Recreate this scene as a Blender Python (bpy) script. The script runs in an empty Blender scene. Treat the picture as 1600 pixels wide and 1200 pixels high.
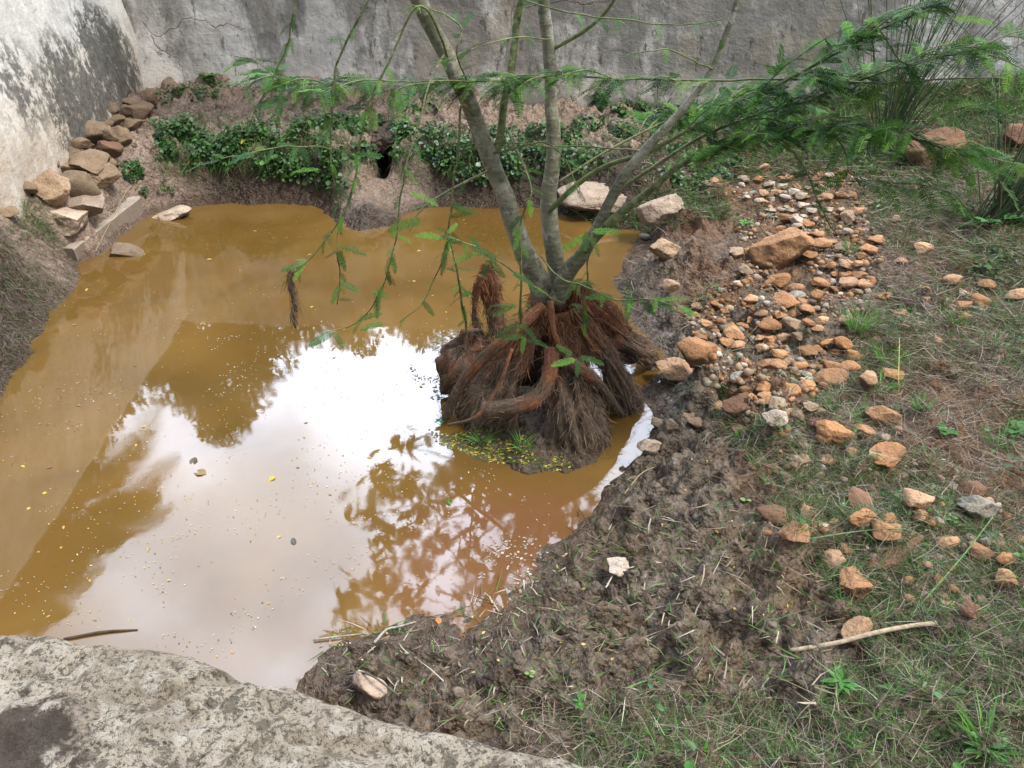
import bpy, math, random
import numpy as np
from mathutils import Vector, Matrix
R = math.radians
random.seed(7); rng = np.random.default_rng(11)
S = bpy.context.scene
COL = S.collection

# ------------------------------------------------------------------ camera, sky, sun, exposure
CH, PITCH, F = 2.4, R(32), 1256.0
cam = bpy.data.objects.new('camera', bpy.data.cameras.new('camera')); COL.objects.link(cam)
cam.location = (0, 0, CH); cam.rotation_euler = (math.pi/2-PITCH, 0, 0)
cam.data.sensor_width = 36; cam.data.lens = 36*F/1600; cam.data.clip_start = .05; cam.data.clip_end = 500
S.camera = cam
SUN_EL, SUN_AZ = R(56), R(112)          # azimuth measured from +Y towards +X
W = bpy.data.worlds.new('World'); S.world = W; W.use_nodes = True
def build_world():
    nt = W.node_tree; N = nt.nodes; L = nt.links; N.clear()
    out = N.new('ShaderNodeOutputWorld')
    sky = N.new('ShaderNodeTexSky'); sky.sky_type = 'NISHITA'; sky.sun_disc = False
    sky.sun_elevation = SUN_EL; sky.sun_rotation = SUN_AZ; sky.air_density = 1.5; sky.dust_density = 4
    bg1 = N.new('ShaderNodeBackground'); bg1.inputs[1].default_value = 0.06
    L.new(sky.outputs[0], bg1.inputs[0])
    tc = N.new('ShaderNodeTexCoord')
    no = N.new('ShaderNodeTexNoise'); no.inputs['Scale'].default_value = 2.6; no.inputs['Detail'].default_value = 5
    L.new(tc.outputs['Generated'], no.inputs['Vector'])
    # bright cloud lobe added low in the sky ahead to whiten the pond's reflection
    def dot(v):
        d = N.new('ShaderNodeVectorMath'); d.operation = 'DOT_PRODUCT'
        L.new(tc.outputs['Generated'], d.inputs[0]); d.inputs[1].default_value = Vector(v).normalized(); return d.outputs['Value']
    def rampv(src, a, b, x, y):
        m = N.new('ShaderNodeMapRange'); m.interpolation_type = 'SMOOTHSTEP'
        L.new(src, m.inputs[0]); m.inputs[1].default_value = a; m.inputs[2].default_value = b
        m.inputs[3].default_value = x; m.inputs[4].default_value = y; return m.outputs[0]
    def math_(op, a, b):
        m = N.new('ShaderNodeMath'); m.operation = op
        for i, q in enumerate((a, b)):
            if isinstance(q, (int, float)): m.inputs[i].default_value = q
            else: L.new(q, m.inputs[i])
        return m.outputs[0]
    el = R(34); az = R(-11)
    lobe = rampv(dot((math.sin(az)*math.cos(el), math.cos(az)*math.cos(el), math.sin(el))), math.cos(R(27)), math.cos(R(7)), 0, 1)
    cl = rampv(no.outputs[0], .38, .62, .55, 1.15)
    wide = rampv(dot((0, .8, .6)), .2, 1.0, 0, 1)
    br = math_('ADD', math_('MULTIPLY', lobe, 5.2), math_('ADD', math_('MULTIPLY', wide, 2.3), .32))
    br = math_('MULTIPLY', br, cl)
    bg2 = N.new('ShaderNodeBackground'); bg2.inputs[0].default_value = (.86, .96, 1.14, 1)
    L.new(br, bg2.inputs[1])
    ad = N.new('ShaderNodeAddShader'); L.new(bg1.outputs[0], ad.inputs[0]); L.new(bg2.outputs[0], ad.inputs[1])
    L.new(ad.outputs[0], out.inputs[0])
build_world()
sl = bpy.data.lights.new('sun', 'SUN'); sl.energy = 2.8; sl.angle = R(11); sl.color = (1, .95, .87)
so = bpy.data.objects.new('sun', sl); COL.objects.link(so)
sd = Vector((math.sin(SUN_AZ)*math.cos(SUN_EL), math.cos(SUN_AZ)*math.cos(SUN_EL), math.sin(SUN_EL)))
so.rotation_euler = sd.to_track_quat('Z', 'Y').to_euler()
S.view_settings.view_transform = 'Standard'; S.view_settings.look = 'None'
S.view_settings.gamma = 1; S.view_settings.exposure = 0.36

# ------------------------------------------------------------------ maths helpers
sp_, cp_ = math.sin(PITCH), math.cos(PITCH)
def ray(px, py):
    px = np.asarray(px, float); py = np.asarray(py, float)
    u = (px-800)/F; v = (600-py)/F
    d = np.stack([u, cp_+v*sp_, -sp_+v*cp_], -1)
    return d/np.linalg.norm(d, axis=-1, keepdims=True)
def atz(px, py, z=0.):
    d = ray(px, py); t = (z-CH)/d[..., 2]
    return d*t[..., None]+np.array([0, 0, CH])
def aty(px, py, Y):
    d = ray(px, py); t = Y/d[..., 1]
    return d*t[..., None]+np.array([0, 0, CH])
def refl(px, py, Y):              # the point at distance Y that the water mirrors at this spot
    d = ray(px, py); w = atz(px, py, 0); d = d*np.array([1, 1, -1.])
    t = (Y-w[..., 1])/d[..., 1]
    return w+d*t[..., None]
_p = np.arange(256); np.random.default_rng(5).shuffle(_p); _p = np.concatenate([_p, _p, _p])
_g = np.random.default_rng(3).normal(size=(256, 3)); _g /= np.linalg.norm(_g, axis=1, keepdims=True)
def perlin(x, y, z=0.):
    x, y, z = np.broadcast_arrays(np.asarray(x, float), np.asarray(y, float), np.asarray(z, float))
    xi = np.floor(x).astype(int); yi = np.floor(y).astype(int); zi = np.floor(z).astype(int)
    xf = x-xi; yf = y-yi; zf = z-zi
    f = lambda t: t*t*t*(t*(t*6-15)+10)
    u, v, w = f(xf), f(yf), f(zf)
    def g(i, j, k):
        h = _p[_p[_p[(xi+i) & 255]+((yi+j) & 255)]+((zi+k) & 255)]
        gg = _g[h]; return gg[..., 0]*(xf-i)+gg[..., 1]*(yf-j)+gg[..., 2]*(zf-k)
    l = lambda a, b, t: a+t*(b-a)
    return l(l(l(g(0,0,0), g(1,0,0), u), l(g(0,1,0), g(1,1,0), u), v),
             l(l(g(0,0,1), g(1,0,1), u), l(g(0,1,1), g(1,1,1), u), v), w)
def fbm(x, y, z=0., o=4, lac=2.03, gain=.5):
    s = 0; a = 1.
    for i in range(o):
        s = s+a*perlin(x, y, z+i*7.3); x = x*lac; y = y*lac; z = z*lac; a *= gain
    return s
def sstep(a, b, x):
    t = np.clip((x-a)/(b-a), 0, 1); return t*t*(3-2*t)
def inpoly(px, py, poly):
    px = np.asarray(px); py = np.asarray(py); r = np.zeros(px.shape, bool); n = len(poly)
    for i in range(n):
        x1, y1 = poly[i][:2]; x2, y2 = poly[(i+1) % n][:2]
        if y1 == y2: continue
        c = ((y1 > py) != (y2 > py)) & (px < (x2-x1)*(py-y1)/(y2-y1)+x1); r ^= c
    return r
def dpoly(x, y, P):
    best = np.full(x.shape, 1e9); n = len(P)
    for i in range(n):
        a = P[i]; b = P[(i+1) % n]; ab = b-a
        t = np.clip(((x-a[0])*ab[0]+(y-a[1])*ab[1])/(ab@ab), 0, 1)
        best = np.minimum(best, (x-a[0]-t*ab[0])**2+(y-a[1]-t*ab[1])**2)
    return np.sqrt(best)
def catmull(P, n=6):
    P = np.asarray(P, float); Q = np.vstack([2*P[0]-P[1], P, 2*P[-1]-P[-2]]); o = []
    for i in range(1, len(Q)-2):
        for k in range(n):
            t = k/n; a, b, c, d = Q[i-1], Q[i], Q[i+1], Q[i+2]
            o.append(.5*((2*b)+(-a+c)*t+(2*a-5*b+4*c-d)*t*t+(-a+3*b-3*c+d)*t**3))
    o.append(P[-1]); return np.array(o)
def unit(v): return v/np.maximum(np.linalg.norm(v, axis=-1, keepdims=True), 1e-9)

# ------------------------------------------------------------------ mesh helpers
class MB:
    def __init__(s): s.v = []; s.q = []; s.t = []; s.c = []; s.n = 0
    def add(s, v, q=None, t=None, c=None):
        v = np.asarray(v, float).reshape(-1, 3)
        if q is not None and len(q): s.q.append(np.asarray(q).reshape(-1, 4)+s.n)
        if t is not None and len(t): s.t.append(np.asarray(t).reshape(-1, 3)+s.n)
        if c is None: c = np.ones((len(v), 3))
        c = np.asarray(c, float); c = np.broadcast_to(c, (len(v), 3))
        s.v.append(v); s.c.append(c); s.n += len(v)
    def mesh(s, name, m, smooth=True):
        V = np.concatenate(s.v); C = np.concatenate(s.c)
        Q = np.concatenate(s.q) if s.q else np.zeros((0, 4), int); T = np.concatenate(s.t) if s.t else np.zeros((0, 3), int)
        me = bpy.data.meshes.new(name)
        me.vertices.add(len(V)); me.vertices.foreach_set('co', V.astype(np.float32).ravel())
        li = np.concatenate([Q.ravel(), T.ravel()]).astype(np.int32)
        ls = np.concatenate([np.arange(len(Q))*4, len(Q)*4+np.arange(len(T))*3]).astype(np.int32)
        me.loops.add(len(li)); me.loops.foreach_set('vertex_index', li)
        me.polygons.add(len(ls)); me.polygons.foreach_set('loop_start', ls)
        me.polygons.foreach_set('use_smooth', np.full(len(ls), smooth))
        ca = me.color_attributes.new('col', 'FLOAT_COLOR', 'POINT')
        ca.data.foreach_set('color', np.hstack([C, np.ones((len(C), 1))]).astype(np.float32).ravel())
        me.update(calc_edges=True); me.validate(); me.materials.append(m); return me
    def build(s, name, m, parent=None, smooth=True):
        o = bpy.data.objects.new(name, s.mesh(name, m, smooth)); COL.objects.link(o)
        if parent is not None: o.parent = parent; o.matrix_parent_inverse = parent.matrix_world.inverted() if False else Matrix.Translation(-Vector(parent.location))
        return o
def tag(o, label=None, cat=None, group=None, kind=None):
    if label: o['label'] = label
    if cat: o['category'] = cat
    if group: o['group'] = group
    if kind: o['kind'] = kind
    return o
def empty(name, loc, label, cat, group=None):
    o = bpy.data.objects.new(name, None); COL.objects.link(o); o.location = Vector([float(a) for a in loc]); o.empty_display_size = .1
    return tag(o, label, cat, group)
def gridq(n, m, wrap=False):
    i = np.arange(n-1)[:, None]; j = np.arange(m if wrap else m-1)[None, :]; j2 = (j+1) % m
    return np.stack([i*m+j, i*m+j2, (i+1)*m+j2, (i+1)*m+j], -1).reshape(-1, 4)
def frames(P):
    T = unit(np.gradient(P, axis=0)); up = np.array([0, 0, 1.]) if abs(T[0][2]) < .9 else np.array([0, 1., 0])
    n = unit(np.cross(T[0], up)); Ns = []
    for t in T:
        n = unit(n-t*(n@t)); Ns.append(n)
    Ns = np.array(Ns); return T, Ns, np.cross(T, Ns)
def tube(mb, P, r, sides=8, c=(1, 1, 1), noise=0., ns=12., rb=None, cap=True, flute=0.):
    P = np.asarray(P, float); r = np.broadcast_to(np.asarray(r, float), (len(P),)); rb = r if rb is None else np.asarray(rb)
    T, A, B = frames(P); th = np.arange(sides)/sides*2*np.pi
    V = P[:, None]+A[:, None]*(np.cos(th)[None, :, None]*r[:, None, None])+B[:, None]*(np.sin(th)[None, :, None]*rb[:, None, None])
    if flute:
        ss = np.arange(len(P))[:, None]/len(P); fl_ = 1+flute*(np.abs(perlin(np.cos(th)[None]*2.6+ss*1.2, np.sin(th)[None]*2.6, ss*2.2+r.sum()*9))*3.2-.8)
        V = P[:, None]+(V-P[:, None])*fl_[..., None]
    if noise:
        d = fbm(V[..., 0]*ns, V[..., 1]*ns, V[..., 2]*ns*.5, 3)*noise
        V = V+unit(V-P[:, None])*d[..., None]
    V = V.reshape(-1, 3); q = gridq(len(P), sides, True); n = len(V); t = None
    if cap:
        V = np.vstack([V, P[0], P[-1]]); j = np.arange(sides); j2 = (j+1) % sides
        t = np.vstack([np.stack([j2, j, np.full(sides, n)], 1), np.stack([(len(P)-1)*sides+j, (len(P)-1)*sides+j2, np.full(sides, n+1)], 1)])
    if not isinstance(c, tuple): c = c(V)
    mb.add(V, q, t, c); return V
def blades(mb, B, D, Ln, Wd, bend, C, side=None):
    """ribbons of five vertices: base points, directions, lengths, widths, sideways bend vector, colours"""
    n = len(B); D = unit(D)
    if side is None: side = unit(np.cross(D, rng.normal(size=(n, 3))))
    Ln = Ln[:, None]; Wd = Wd[:, None]
    M = B+D*Ln*.5+bend*Ln*.25; E = B+D*Ln+bend*Ln
    V = np.stack([B-side*Wd*.5, B+side*Wd*.5, M+side*Wd*.42, M-side*Wd*.42, E], 1)
    k = np.arange(n)[:, None]*5
    mb.add(V, k+np.array([0, 1, 2, 3]), k+np.array([3, 2, 4]), np.repeat(C, 5, 0))
def leaves(mb, O, D, Nn, Ln, Wd, C, fold=.15, round_=False):
    """simple leaves with a folded midrib: origin, direction, normal, length, width"""
    D = unit(D); Sd = unit(np.cross(D, Nn)); Nn = np.cross(Sd, D); Ln = Ln[:, None]; Wd = Wd[:, None]
    if round_: st = [(0., 0), (.2, .75), (.55, 1.), (.85, .6), (1., 0)]
    else: st = [(0., 0), (.22, .7), (.45, 1.), (.75, .6), (1., 0)]
    V = [O]
    for a, w in st[1:-1]:
        m = O+D*Ln*a-Nn*Ln*.12*a*a
        V += [m-Sd*Wd*w*.5+Nn*Wd*fold*w, m, m+Sd*Wd*w*.5+Nn*Wd*fold*w]
    V.append(O+D*Ln-Nn*Ln*.12); V = np.stack(V, 1); k = np.arange(len(O))[:, None]
    q = np.concatenate([k*11+np.array(a) for a in ((1, 2, 5, 4), (2, 3, 6, 5), (4, 5, 8, 7), (5, 6, 9, 8))])
    t = np.concatenate([k*11+np.array(a) for a in ((0, 2, 1), (0, 3, 2), (7, 8, 10), (8, 9, 10))])
    mb.add(V, q, t, np.repeat(C, 11, 0))
def pinnate(mb, O, D, Nn, Ln, C, pairs=16, lw=.2, droop=.25):
    """feather leaves: many small paired leaflets on a thin midrib"""
    n = len(O); D = unit(D); Sd = unit(np.cross(D, Nn)); Nn = np.cross(Sd, D)
    s = np.linspace(.08, 1, pairs)
    prof = np.sin(np.pi*(s*.82+.14))**.5
    Lc = Ln[:, None]
    A = O[:, None]+D[:, None]*(s[None]*Lc)[..., None]-Nn[:, None]*((s**2)[None]*Lc*droop)[..., None]   # n,pairs,3
    for sg in (-1, 1):
        ll = (Lc*lw*prof[None]*rng.uniform(.85, 1.1, (n, pairs)))[..., None]
        dd = unit(Sd[:, None]*sg*.93+D[:, None]*.36-Nn[:, None]*rng.uniform(-.1, .3, (n, pairs))[..., None])
        wv = unit(np.cross(dd, np.broadcast_to(Nn[:, None], dd.shape)))*(Lc/pairs*.34)[..., None]
        V = np.stack([A, A+dd*ll*.3+wv, A+dd*ll*.8+wv*.8, A+dd*ll, A+dd*ll*.75-wv*.9, A+dd*ll*.25-wv], 2).reshape(-1, 3)
        k = np.arange(n*pairs)[:, None]*6
        mb.add(V, np.concatenate([k+np.array([0, 1, 2, 5]), k+np.array([5, 2, 3, 4])]), None, np.repeat(np.repeat(C, pairs, 0)*rng.uniform(.85, 1.15, (n*pairs, 1)), 6, 0))
    # midrib
    st = np.array([0, .5, 1.]); M = O[:, None]+D[:, None]*(st[None]*Lc)[..., None]-Nn[:, None]*((st**2)[None]*Lc*droop)[..., None]
    w = (Sd*Ln[:, None]*.012)[:, None]; V = np.stack([M-w, M+w], 2).reshape(-1, 3); k = np.arange(n)[:, None]*6
    mb.add(V, np.concatenate([k+np.array([0, 1, 3, 2]), k+np.array([2, 3, 5, 4])]), None, np.repeat(C*np.array([1.5, 1.3, .9]), 6, 0))

# ------------------------------------------------------------------ materials
class NT:
    def __init__(s, name):
        s.m = bpy.data.materials.new(name); s.m.use_nodes = True; s.nt = s.m.node_tree; s.N = s.nt.nodes; s.L = s.nt.links
        s.b = s.N['Principled BSDF']; s.tc = s.N.new('ShaderNodeTexCoord'); s.geo = s.N.new('ShaderNodeNewGeometry')
    def put(s, sock, v):
        if isinstance(v, (int, float)): sock.default_value = v
        elif isinstance(v, tuple): sock.default_value = v if len(v) == 4 or sock.type == 'VECTOR' else (*v, 1)
        else: s.L.new(v, sock)
    def noise(s, scale, detail=4, rough=.55, vec=None, stretch=None, dist=0.):
        v = vec if vec is not None else s.geo.outputs['Position']
        if stretch:
            mp = s.N.new('ShaderNodeMapping'); s.L.new(v, mp.inputs[0]); mp.inputs['Scale'].default_value = stretch; v = mp.outputs[0]
        n = s.N.new('ShaderNodeTexNoise'); s.L.new(v, n.inputs['Vector']); n.inputs['Scale'].default_value = scale
        n.inputs['Detail'].default_value = detail; n.inputs['Roughness'].default_value = rough; n.inputs['Distortion'].default_value = dist
        return n.outputs[0]
    def vor(s, scale, feat='F1', vec=None, out='Distance'):
        n = s.N.new('ShaderNodeTexVoronoi'); n.feature = feat; s.L.new(vec if vec is not None else s.geo.outputs['Position'], n.inputs['Vector'])
        n.inputs['Scale'].default_value = scale; return n.outputs[out]
    def ramp(s, src, a, b, x=0., y=1., smooth=True):
        n = s.N.new('ShaderNodeMapRange'); n.interpolation_type = 'SMOOTHSTEP' if smooth else 'LINEAR'
        s.put(n.inputs[0], src); n.inputs[1].default_value = a; n.inputs[2].default_value = b; n.inputs[3].default_value = x; n.inputs[4].default_value = y
        return n.outputs[0]
    def mix(s, f, a, b, mode='MIX'):
        n = s.N.new('ShaderNodeMix'); n.data_type = 'RGBA'; n.blend_type = mode; s.put(n.inputs[0], f); s.put(n.inputs[6], a); s.put(n.inputs[7], b); return n.outputs[2]
    def math(s, op, a, b=0.):
        n = s.N.new('ShaderNodeMath'); n.operation = op; s.put(n.inputs[0], a); s.put(n.inputs[1], b); return n.outputs[0]
    def xyz(s, vec=None):
        n = s.N.new('ShaderNodeSeparateXYZ'); s.L.new(vec if vec is not None else s.geo.outputs['Position'], n.inputs[0]); return n.outputs
    def attr(s):
        n = s.N.new('ShaderNodeAttribute'); n.attribute_name = 'col'; return n.outputs['Color']
    def rnd(s):
        n = s.N.new('ShaderNodeObjectInfo'); return n.outputs['Random']
    def ocol(s):
        n = s.N.new('ShaderNodeObjectInfo'); return n.outputs['Color']
    def bump(s, h, dist=.01, strength=1., prev=None):
        n = s.N.new('ShaderNodeBump'); n.inputs['Distance'].default_value = dist; n.inputs['Strength'].default_value = strength
        s.L.new(h, n.inputs['Height'])
        if prev is not None: s.L.new(prev, n.inputs['Normal'])
        return n.outputs[0]
    def done(s, col, rough=.8, normal=None, spec=.5, **kw):
        s.put(s.b.inputs['Base Color'], col); s.put(s.b.inputs['Roughness'], rough); s.put(s.b.inputs['Specular IOR Level'], spec)
        if normal is not None: s.L.new(normal, s.b.inputs['Normal'])
        for k, v in kw.items(): s.put(s.b.inputs[k.replace('_', ' ')], v)
        return s.m
def m_attr(name, rough=.7, trans=0., var=.0, spec=.4):
    t = NT(name); c = t.attr()
    if var: c = t.mix(1., c, t.ramp(t.noise(60, 3), .3, .7, 1-var, 1+var), 'MULTIPLY')
    m = t.done(c, rough, spec=spec)
    if trans:
        tr = t.N.new('ShaderNodeBsdfTranslucent'); t.L.new(c, tr.inputs[0]); mx = t.N.new('ShaderNodeMixShader'); mx.inputs[0].default_value = trans
        t.L.new(t.b.outputs[0], mx.inputs[1]); t.L.new(tr.outputs[0], mx.inputs[2]); t.L.new(mx.outputs[0], t.N['Material Output'].inputs[0])
    return m
M = {}
def mk_ground():
    t = NT('mud'); z = t.xyz()[2]; vo = t.vor(17, 'F1'); vo2 = t.vor(48, 'F1'); x = t.xyz()[0]; a = t.attr(); sp = t.N.new('ShaderNodeSeparateColor'); t.L.new(a, sp.inputs[0])
    n1 = t.noise(9, 6, .65); n2 = t.noise(38, 3, .6); n3 = t.noise(2.2, 4)
    n5 = t.noise(19, 4, .6)
    mud = t.mix(t.ramp(n1, .38, .62), (.105, .080, .058), (.205, .162, .12))
    mud = t.mix(t.ramp(n5, .46, .62, 0, .7), mud, (.27, .22, .17)); mud = t.mix(t.ramp(n5, .50, .38, 0, .8), mud, (.055, .039, .027))
    mud = t.mix(t.ramp(n3, .45, .65, 0, .5), mud, (.20, .13, .075))
    pink = t.mix(t.ramp(n1, .3, .7), (.24, .17, .125), (.39, .295, .225))
    lat = t.mix(t.ramp(n1, .3, .7), (.13, .075, .042), (.27, .135, .065))
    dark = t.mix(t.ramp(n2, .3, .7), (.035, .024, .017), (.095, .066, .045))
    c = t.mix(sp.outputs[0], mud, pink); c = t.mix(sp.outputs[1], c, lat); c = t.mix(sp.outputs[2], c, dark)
    c = t.mix(t.ramp(n2, .42, .62, .0, .6), c, t.mix(.65, c, (.03, .02, .014)))
    zz = t.math('ADD', z, t.ramp(n1, .3, .7, -.015, .015))
    wet = t.ramp(zz, .01, .10, 1, 0)
    c = t.mix(t.math('MULTIPLY', wet, .6), c, (.06, .035, .02))
    ro = t.math('ADD', t.ramp(zz, .0, .16, .18, .5), t.ramp(n5, .35, .65, -.06, .16))
    h = t.math('ADD', t.math('ADD', n1, t.math('MULTIPLY', n5, .8)), t.math('MULTIPLY', n2, .25)); h = t.math('SUBTRACT', h, t.math('ADD', t.math('MULTIPLY', vo, .6), t.math('MULTIPLY', vo2, .3)))
    nm = t.bump(h, .04, .9); nm = t.bump(t.noise(110, 2, .5), .002, .4, nm)
    return t.done(c, ro, nm, .35)
M['ground'] = mk_ground()
def mk_water():
    t = NT('muddy_water'); p = t.xyz(); n = t.noise(.9, 4, .5, dist=.6); n2 = t.noise(3.2, 5, .6, dist=.5)
    c = t.mix(t.ramp(n, .35, .65), (.120, .068, .016), (.178, .104, .028))
    c = t.mix(t.ramp(n2, .35, .75, 0, .55), c, (.155, .079, .020))
    # silty orange shallows along the near right shore
    d = t.N.new('ShaderNodeVectorMath'); d.operation = 'DISTANCE'; t.L.new(t.geo.outputs['Position'], d.inputs[0]); s0 = atz(800, 880)
    d.inputs[1].default_value = tuple(s0)
    c = t.mix(t.ramp(t.math('ADD', d.outputs['Value'], t.math('MULTIPLY', n2, .5)), .5, 1.0, .7, 0), c, (.165, .072, .034))
    ro = t.ramp(t.noise(4, 4, .6), .3, .7, .015, .05)
    h = t.noise(2.5, 2, .5); nm = t.bump(h, .004, .35)
    nm = t.bump(t.noise(30, 2), .0003, .2, nm)
    return t.done(c, ro, nm, .5, IOR=1.62)
M['water'] = mk_water()
def mk_wall(left):
    t = NT('weathered_plaster_left' if left else 'weathered_plaster'); P = t.xyz(); x, y, z = P
    st = t.noise(3.2, 6, .62, stretch=(1, 1, .28)); bl = t.noise(1.3, 5, .6); fi = t.noise(24, 5, .7); str2 = t.noise(14, 5, .6, stretch=(1, 1, .12))
    if left:
        c = t.mix(t.ramp(bl, .4, .6), (.55, .55, .51), (.70, .70, .67))
        c = t.mix(t.ramp(z, .7, 1.5, .75, 0), c, (.54, .44, .33))
    else:
        c = t.mix(t.ramp(bl, .38, .62), (.56, .54, .50), (.76, .74, .71))
        c = t.mix(t.ramp(x, 1.2, 3.6, 0, .55), c, (.84, .83, .85))
        c = t.mix(t.ramp(z, .5, 1.0, .55, 0), c, (.52, .44, .33))
    c = t.mix(t.ramp(st, .46, .64, 0, .5 if left else .7), c, (.36, .35, .33))
    c = t.mix(t.ramp(str2, .50, .64, 0, .6), c, (.70, .68, .63))
    # mould: a fixed stain near the corner, and scattered spots
    def spot(pos, r0, r1):
        d = t.N.new('ShaderNodeVectorMath'); d.operation = 'DISTANCE'; t.L.new(t.geo.outputs['Position'], d.inputs[0]); d.inputs[1].default_value = pos
        return t.ramp(d.outputs['Value'], r0, r1, 1, 0)
    mo = t.noise(8, 9, .8, stretch=(1, 1, .8))
    if left:
        k = t.math('MAXIMUM', spot(tuple(LW(130, 170)), .15, .95), t.math('MULTIPLY', spot(tuple(LW(40, 130)), .1, .8), .55))
        k = t.math('MAXIMUM', k, spot(tuple(LW(180, 110)), .15, .95))
        f = t.ramp(t.math('ADD', mo, t.math('MULTIPLY', k, .19)), .55, .645)
        f = t.math('MULTIPLY', f, t.ramp(k, .15, .6))
        c = t.mix(t.math('MULTIPLY', f, .9), c, (.045, .047, .042))
        f2 = t.ramp(t.noise(16, 6, .7), .56, .7, 0, .4); c = t.mix(f2, c, (.34, .33, .29))
    else:
        band = t.math('MULTIPLY', t.ramp(x, -2, -.8, 0, 1), t.ramp(x, 2.8, 3.8, 1, .25))
        f = t.ramp(t.math('ADD', t.noise(1.9, 7, .68, stretch=(1, 1, .5)), t.math('MULTIPLY', band, .1)), .48, .62, 0, .85)
        c = t.mix(f, c, (.21, .20, .18))
        c = t.mix(t.math('MULTIPLY', t.ramp(t.noise(2.6, 6, .7, stretch=(1, 1, .6)), .5, .62, 0, .6), band), c, (.40, .34, .26))
        f = t.ramp(t.noise(11, 6, .7, stretch=(1, 1, .4)), .57, .66, 0, .75); c = t.mix(f, c, (.06, .06, .055))
    # cracks
    vn = t.N.new('ShaderNodeVectorMath'); vn.operation = 'ADD'; t.L.new(t.geo.outputs['Position'], vn.inputs[0])
    nn = t.N.new('ShaderNodeTexNoise'); nn.inputs['Scale'].default_value = 3; nn.inputs['Detail'].default_value = 6; t.L.new(t.geo.outputs['Position'], nn.inputs['Vector'])
    sc = t.N.new('ShaderNodeVectorMath'); sc.operation = 'SCALE'; sc.inputs['Scale'].default_value = .28; t.L.new(nn.outputs['Color'], sc.inputs[0]); t.L.new(sc.outputs[0], vn.inputs[1])
    cr = t.ramp(t.vor(.75, 'DISTANCE_TO_EDGE', vn.outputs[0]), .0, .0045, 1, 0)
    cr = t.math('MULTIPLY', cr, t.ramp(t.noise(1.1, 2), .5, .6))
    c = t.mix(t.math('MULTIPLY', cr, .4), c, (.2, .09, .075))
    c = t.mix(t.ramp(fi, .35, .7, 0, .3), c, (.34, .32, .28))
    h = t.math('SUBTRACT', t.math('ADD', t.noise(7, 6, .65), t.math('MULTIPLY', fi, .4)), t.math('MULTIPLY', cr, .6))
    return t.done(c, .88, t.bump(h, .03, .8), .25)
def mk_rock(name, cols, dirt, speck=.5, bumpd=.012, byobj=False):
    t = NT(name); p = t.tc.outputs['Object'] if byobj else t.geo.outputs['Position']
    n1 = t.noise(7, 6, .65, vec=t.geo.outputs['Position']); n2 = t.noise(45, 5, .75, vec=t.geo.outputs['Position']); n3 = t.vor(70)
    if byobj: c = t.mix(1., t.ocol(), t.ramp(n1, .3, .7, .78, 1.18), 'MULTIPLY')
    else: c = t.mix(t.ramp(n1, .35, .65), cols[0], cols[1])
    c = t.mix(t.ramp(n2, .5, .72, 0, speck), c, dirt)
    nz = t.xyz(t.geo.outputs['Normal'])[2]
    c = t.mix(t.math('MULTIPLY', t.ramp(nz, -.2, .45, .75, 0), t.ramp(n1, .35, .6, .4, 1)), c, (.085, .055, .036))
    h = t.math('ADD', t.noise(18, 6, .7), t.math('MULTIPLY', n2, .4)); h = t.math('ADD', h, t.math('MULTIPLY', n3, .25))
    return t.done(c, .85, t.bump(h, bumpd, .9), .25)
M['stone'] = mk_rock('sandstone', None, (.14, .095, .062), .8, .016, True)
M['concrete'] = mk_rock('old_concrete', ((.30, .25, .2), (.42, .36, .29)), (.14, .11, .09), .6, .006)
def mk_ledge():
    t = NT('lichened_stone'); n1 = t.noise(4, 6, .65); n2 = t.noise(42, 6, .78, dist=.6); n3 = t.noise(13, 6, .72); n4 = t.noise(95, 5, .8)
    c = t.mix(t.ramp(n1, .4, .6), (.52, .43, .32), (.74, .63, .49))
    c = t.mix(t.ramp(n3, .52, .62, 0, .8), c, (.78, .70, .58))
    f = t.math('ADD', t.math('MULTIPLY', n2, .55), t.math('MULTIPLY', n3, .45))
    c = t.mix(t.math('MULTIPLY', t.ramp(f, .50, .455, 0, .8), t.ramp(n1, .36, .5, .55, 1)), c, (.155, .128, .09))
    c = t.mix(t.ramp(n4, .475, .40, 0, .8), c, (.055, .047, .034))
    # dark crusted patch at the inner corner
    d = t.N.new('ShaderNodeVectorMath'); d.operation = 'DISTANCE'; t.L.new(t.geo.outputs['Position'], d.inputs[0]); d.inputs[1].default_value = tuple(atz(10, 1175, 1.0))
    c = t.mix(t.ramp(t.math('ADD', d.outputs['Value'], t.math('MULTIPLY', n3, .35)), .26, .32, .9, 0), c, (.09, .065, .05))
    h = t.math('ADD', t.math('MULTIPLY', n3, 1.4), t.math('ADD', n2, t.math('MULTIPLY', n4, .5)))
    return t.done(c, .9, t.bump(h, .04, 1.), .2)
M['ledge'] = mk_ledge()
def mk_bark():
    t = NT('smooth_green_bark'); n = t.noise(6, 5, .6); r = t.noise(45, 4, .6, stretch=(.35, .35, 1.3)); v = t.noise(30, 4, .7); v2 = t.noise(11, 5, .7)
    c = t.mix(t.ramp(n, .35, .65), (.10, .105, .062), (.21, .20, .14))
    c = t.mix(t.ramp(r, .45, .7, 0, .5), c, (.34, .32, .26)); c = t.mix(t.ramp(v, .55, .66, 0, .8), c, (.055, .055, .035)); c = t.mix(t.ramp(v2, .55, .62, 0, .7), c, (.36, .35, .30))
    c = t.mix(1., c, t.attr(), 'MULTIPLY')
    return t.done(c, .6, t.bump(t.math('ADD', r, v), .006, .7), .4)
M['bark'] = mk_bark()
M['leaf'] = m_attr('feather_leaflets', .6, .3, 0, .2)
M['cover'] = m_attr('broad_leaf', .45, .2, .15, .35)
M['grass'] = m_attr('grass_blade', .6, .25, 0)
M['fibre'] = m_attr('root_fibre', .9, 0, .25, .15)
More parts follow.
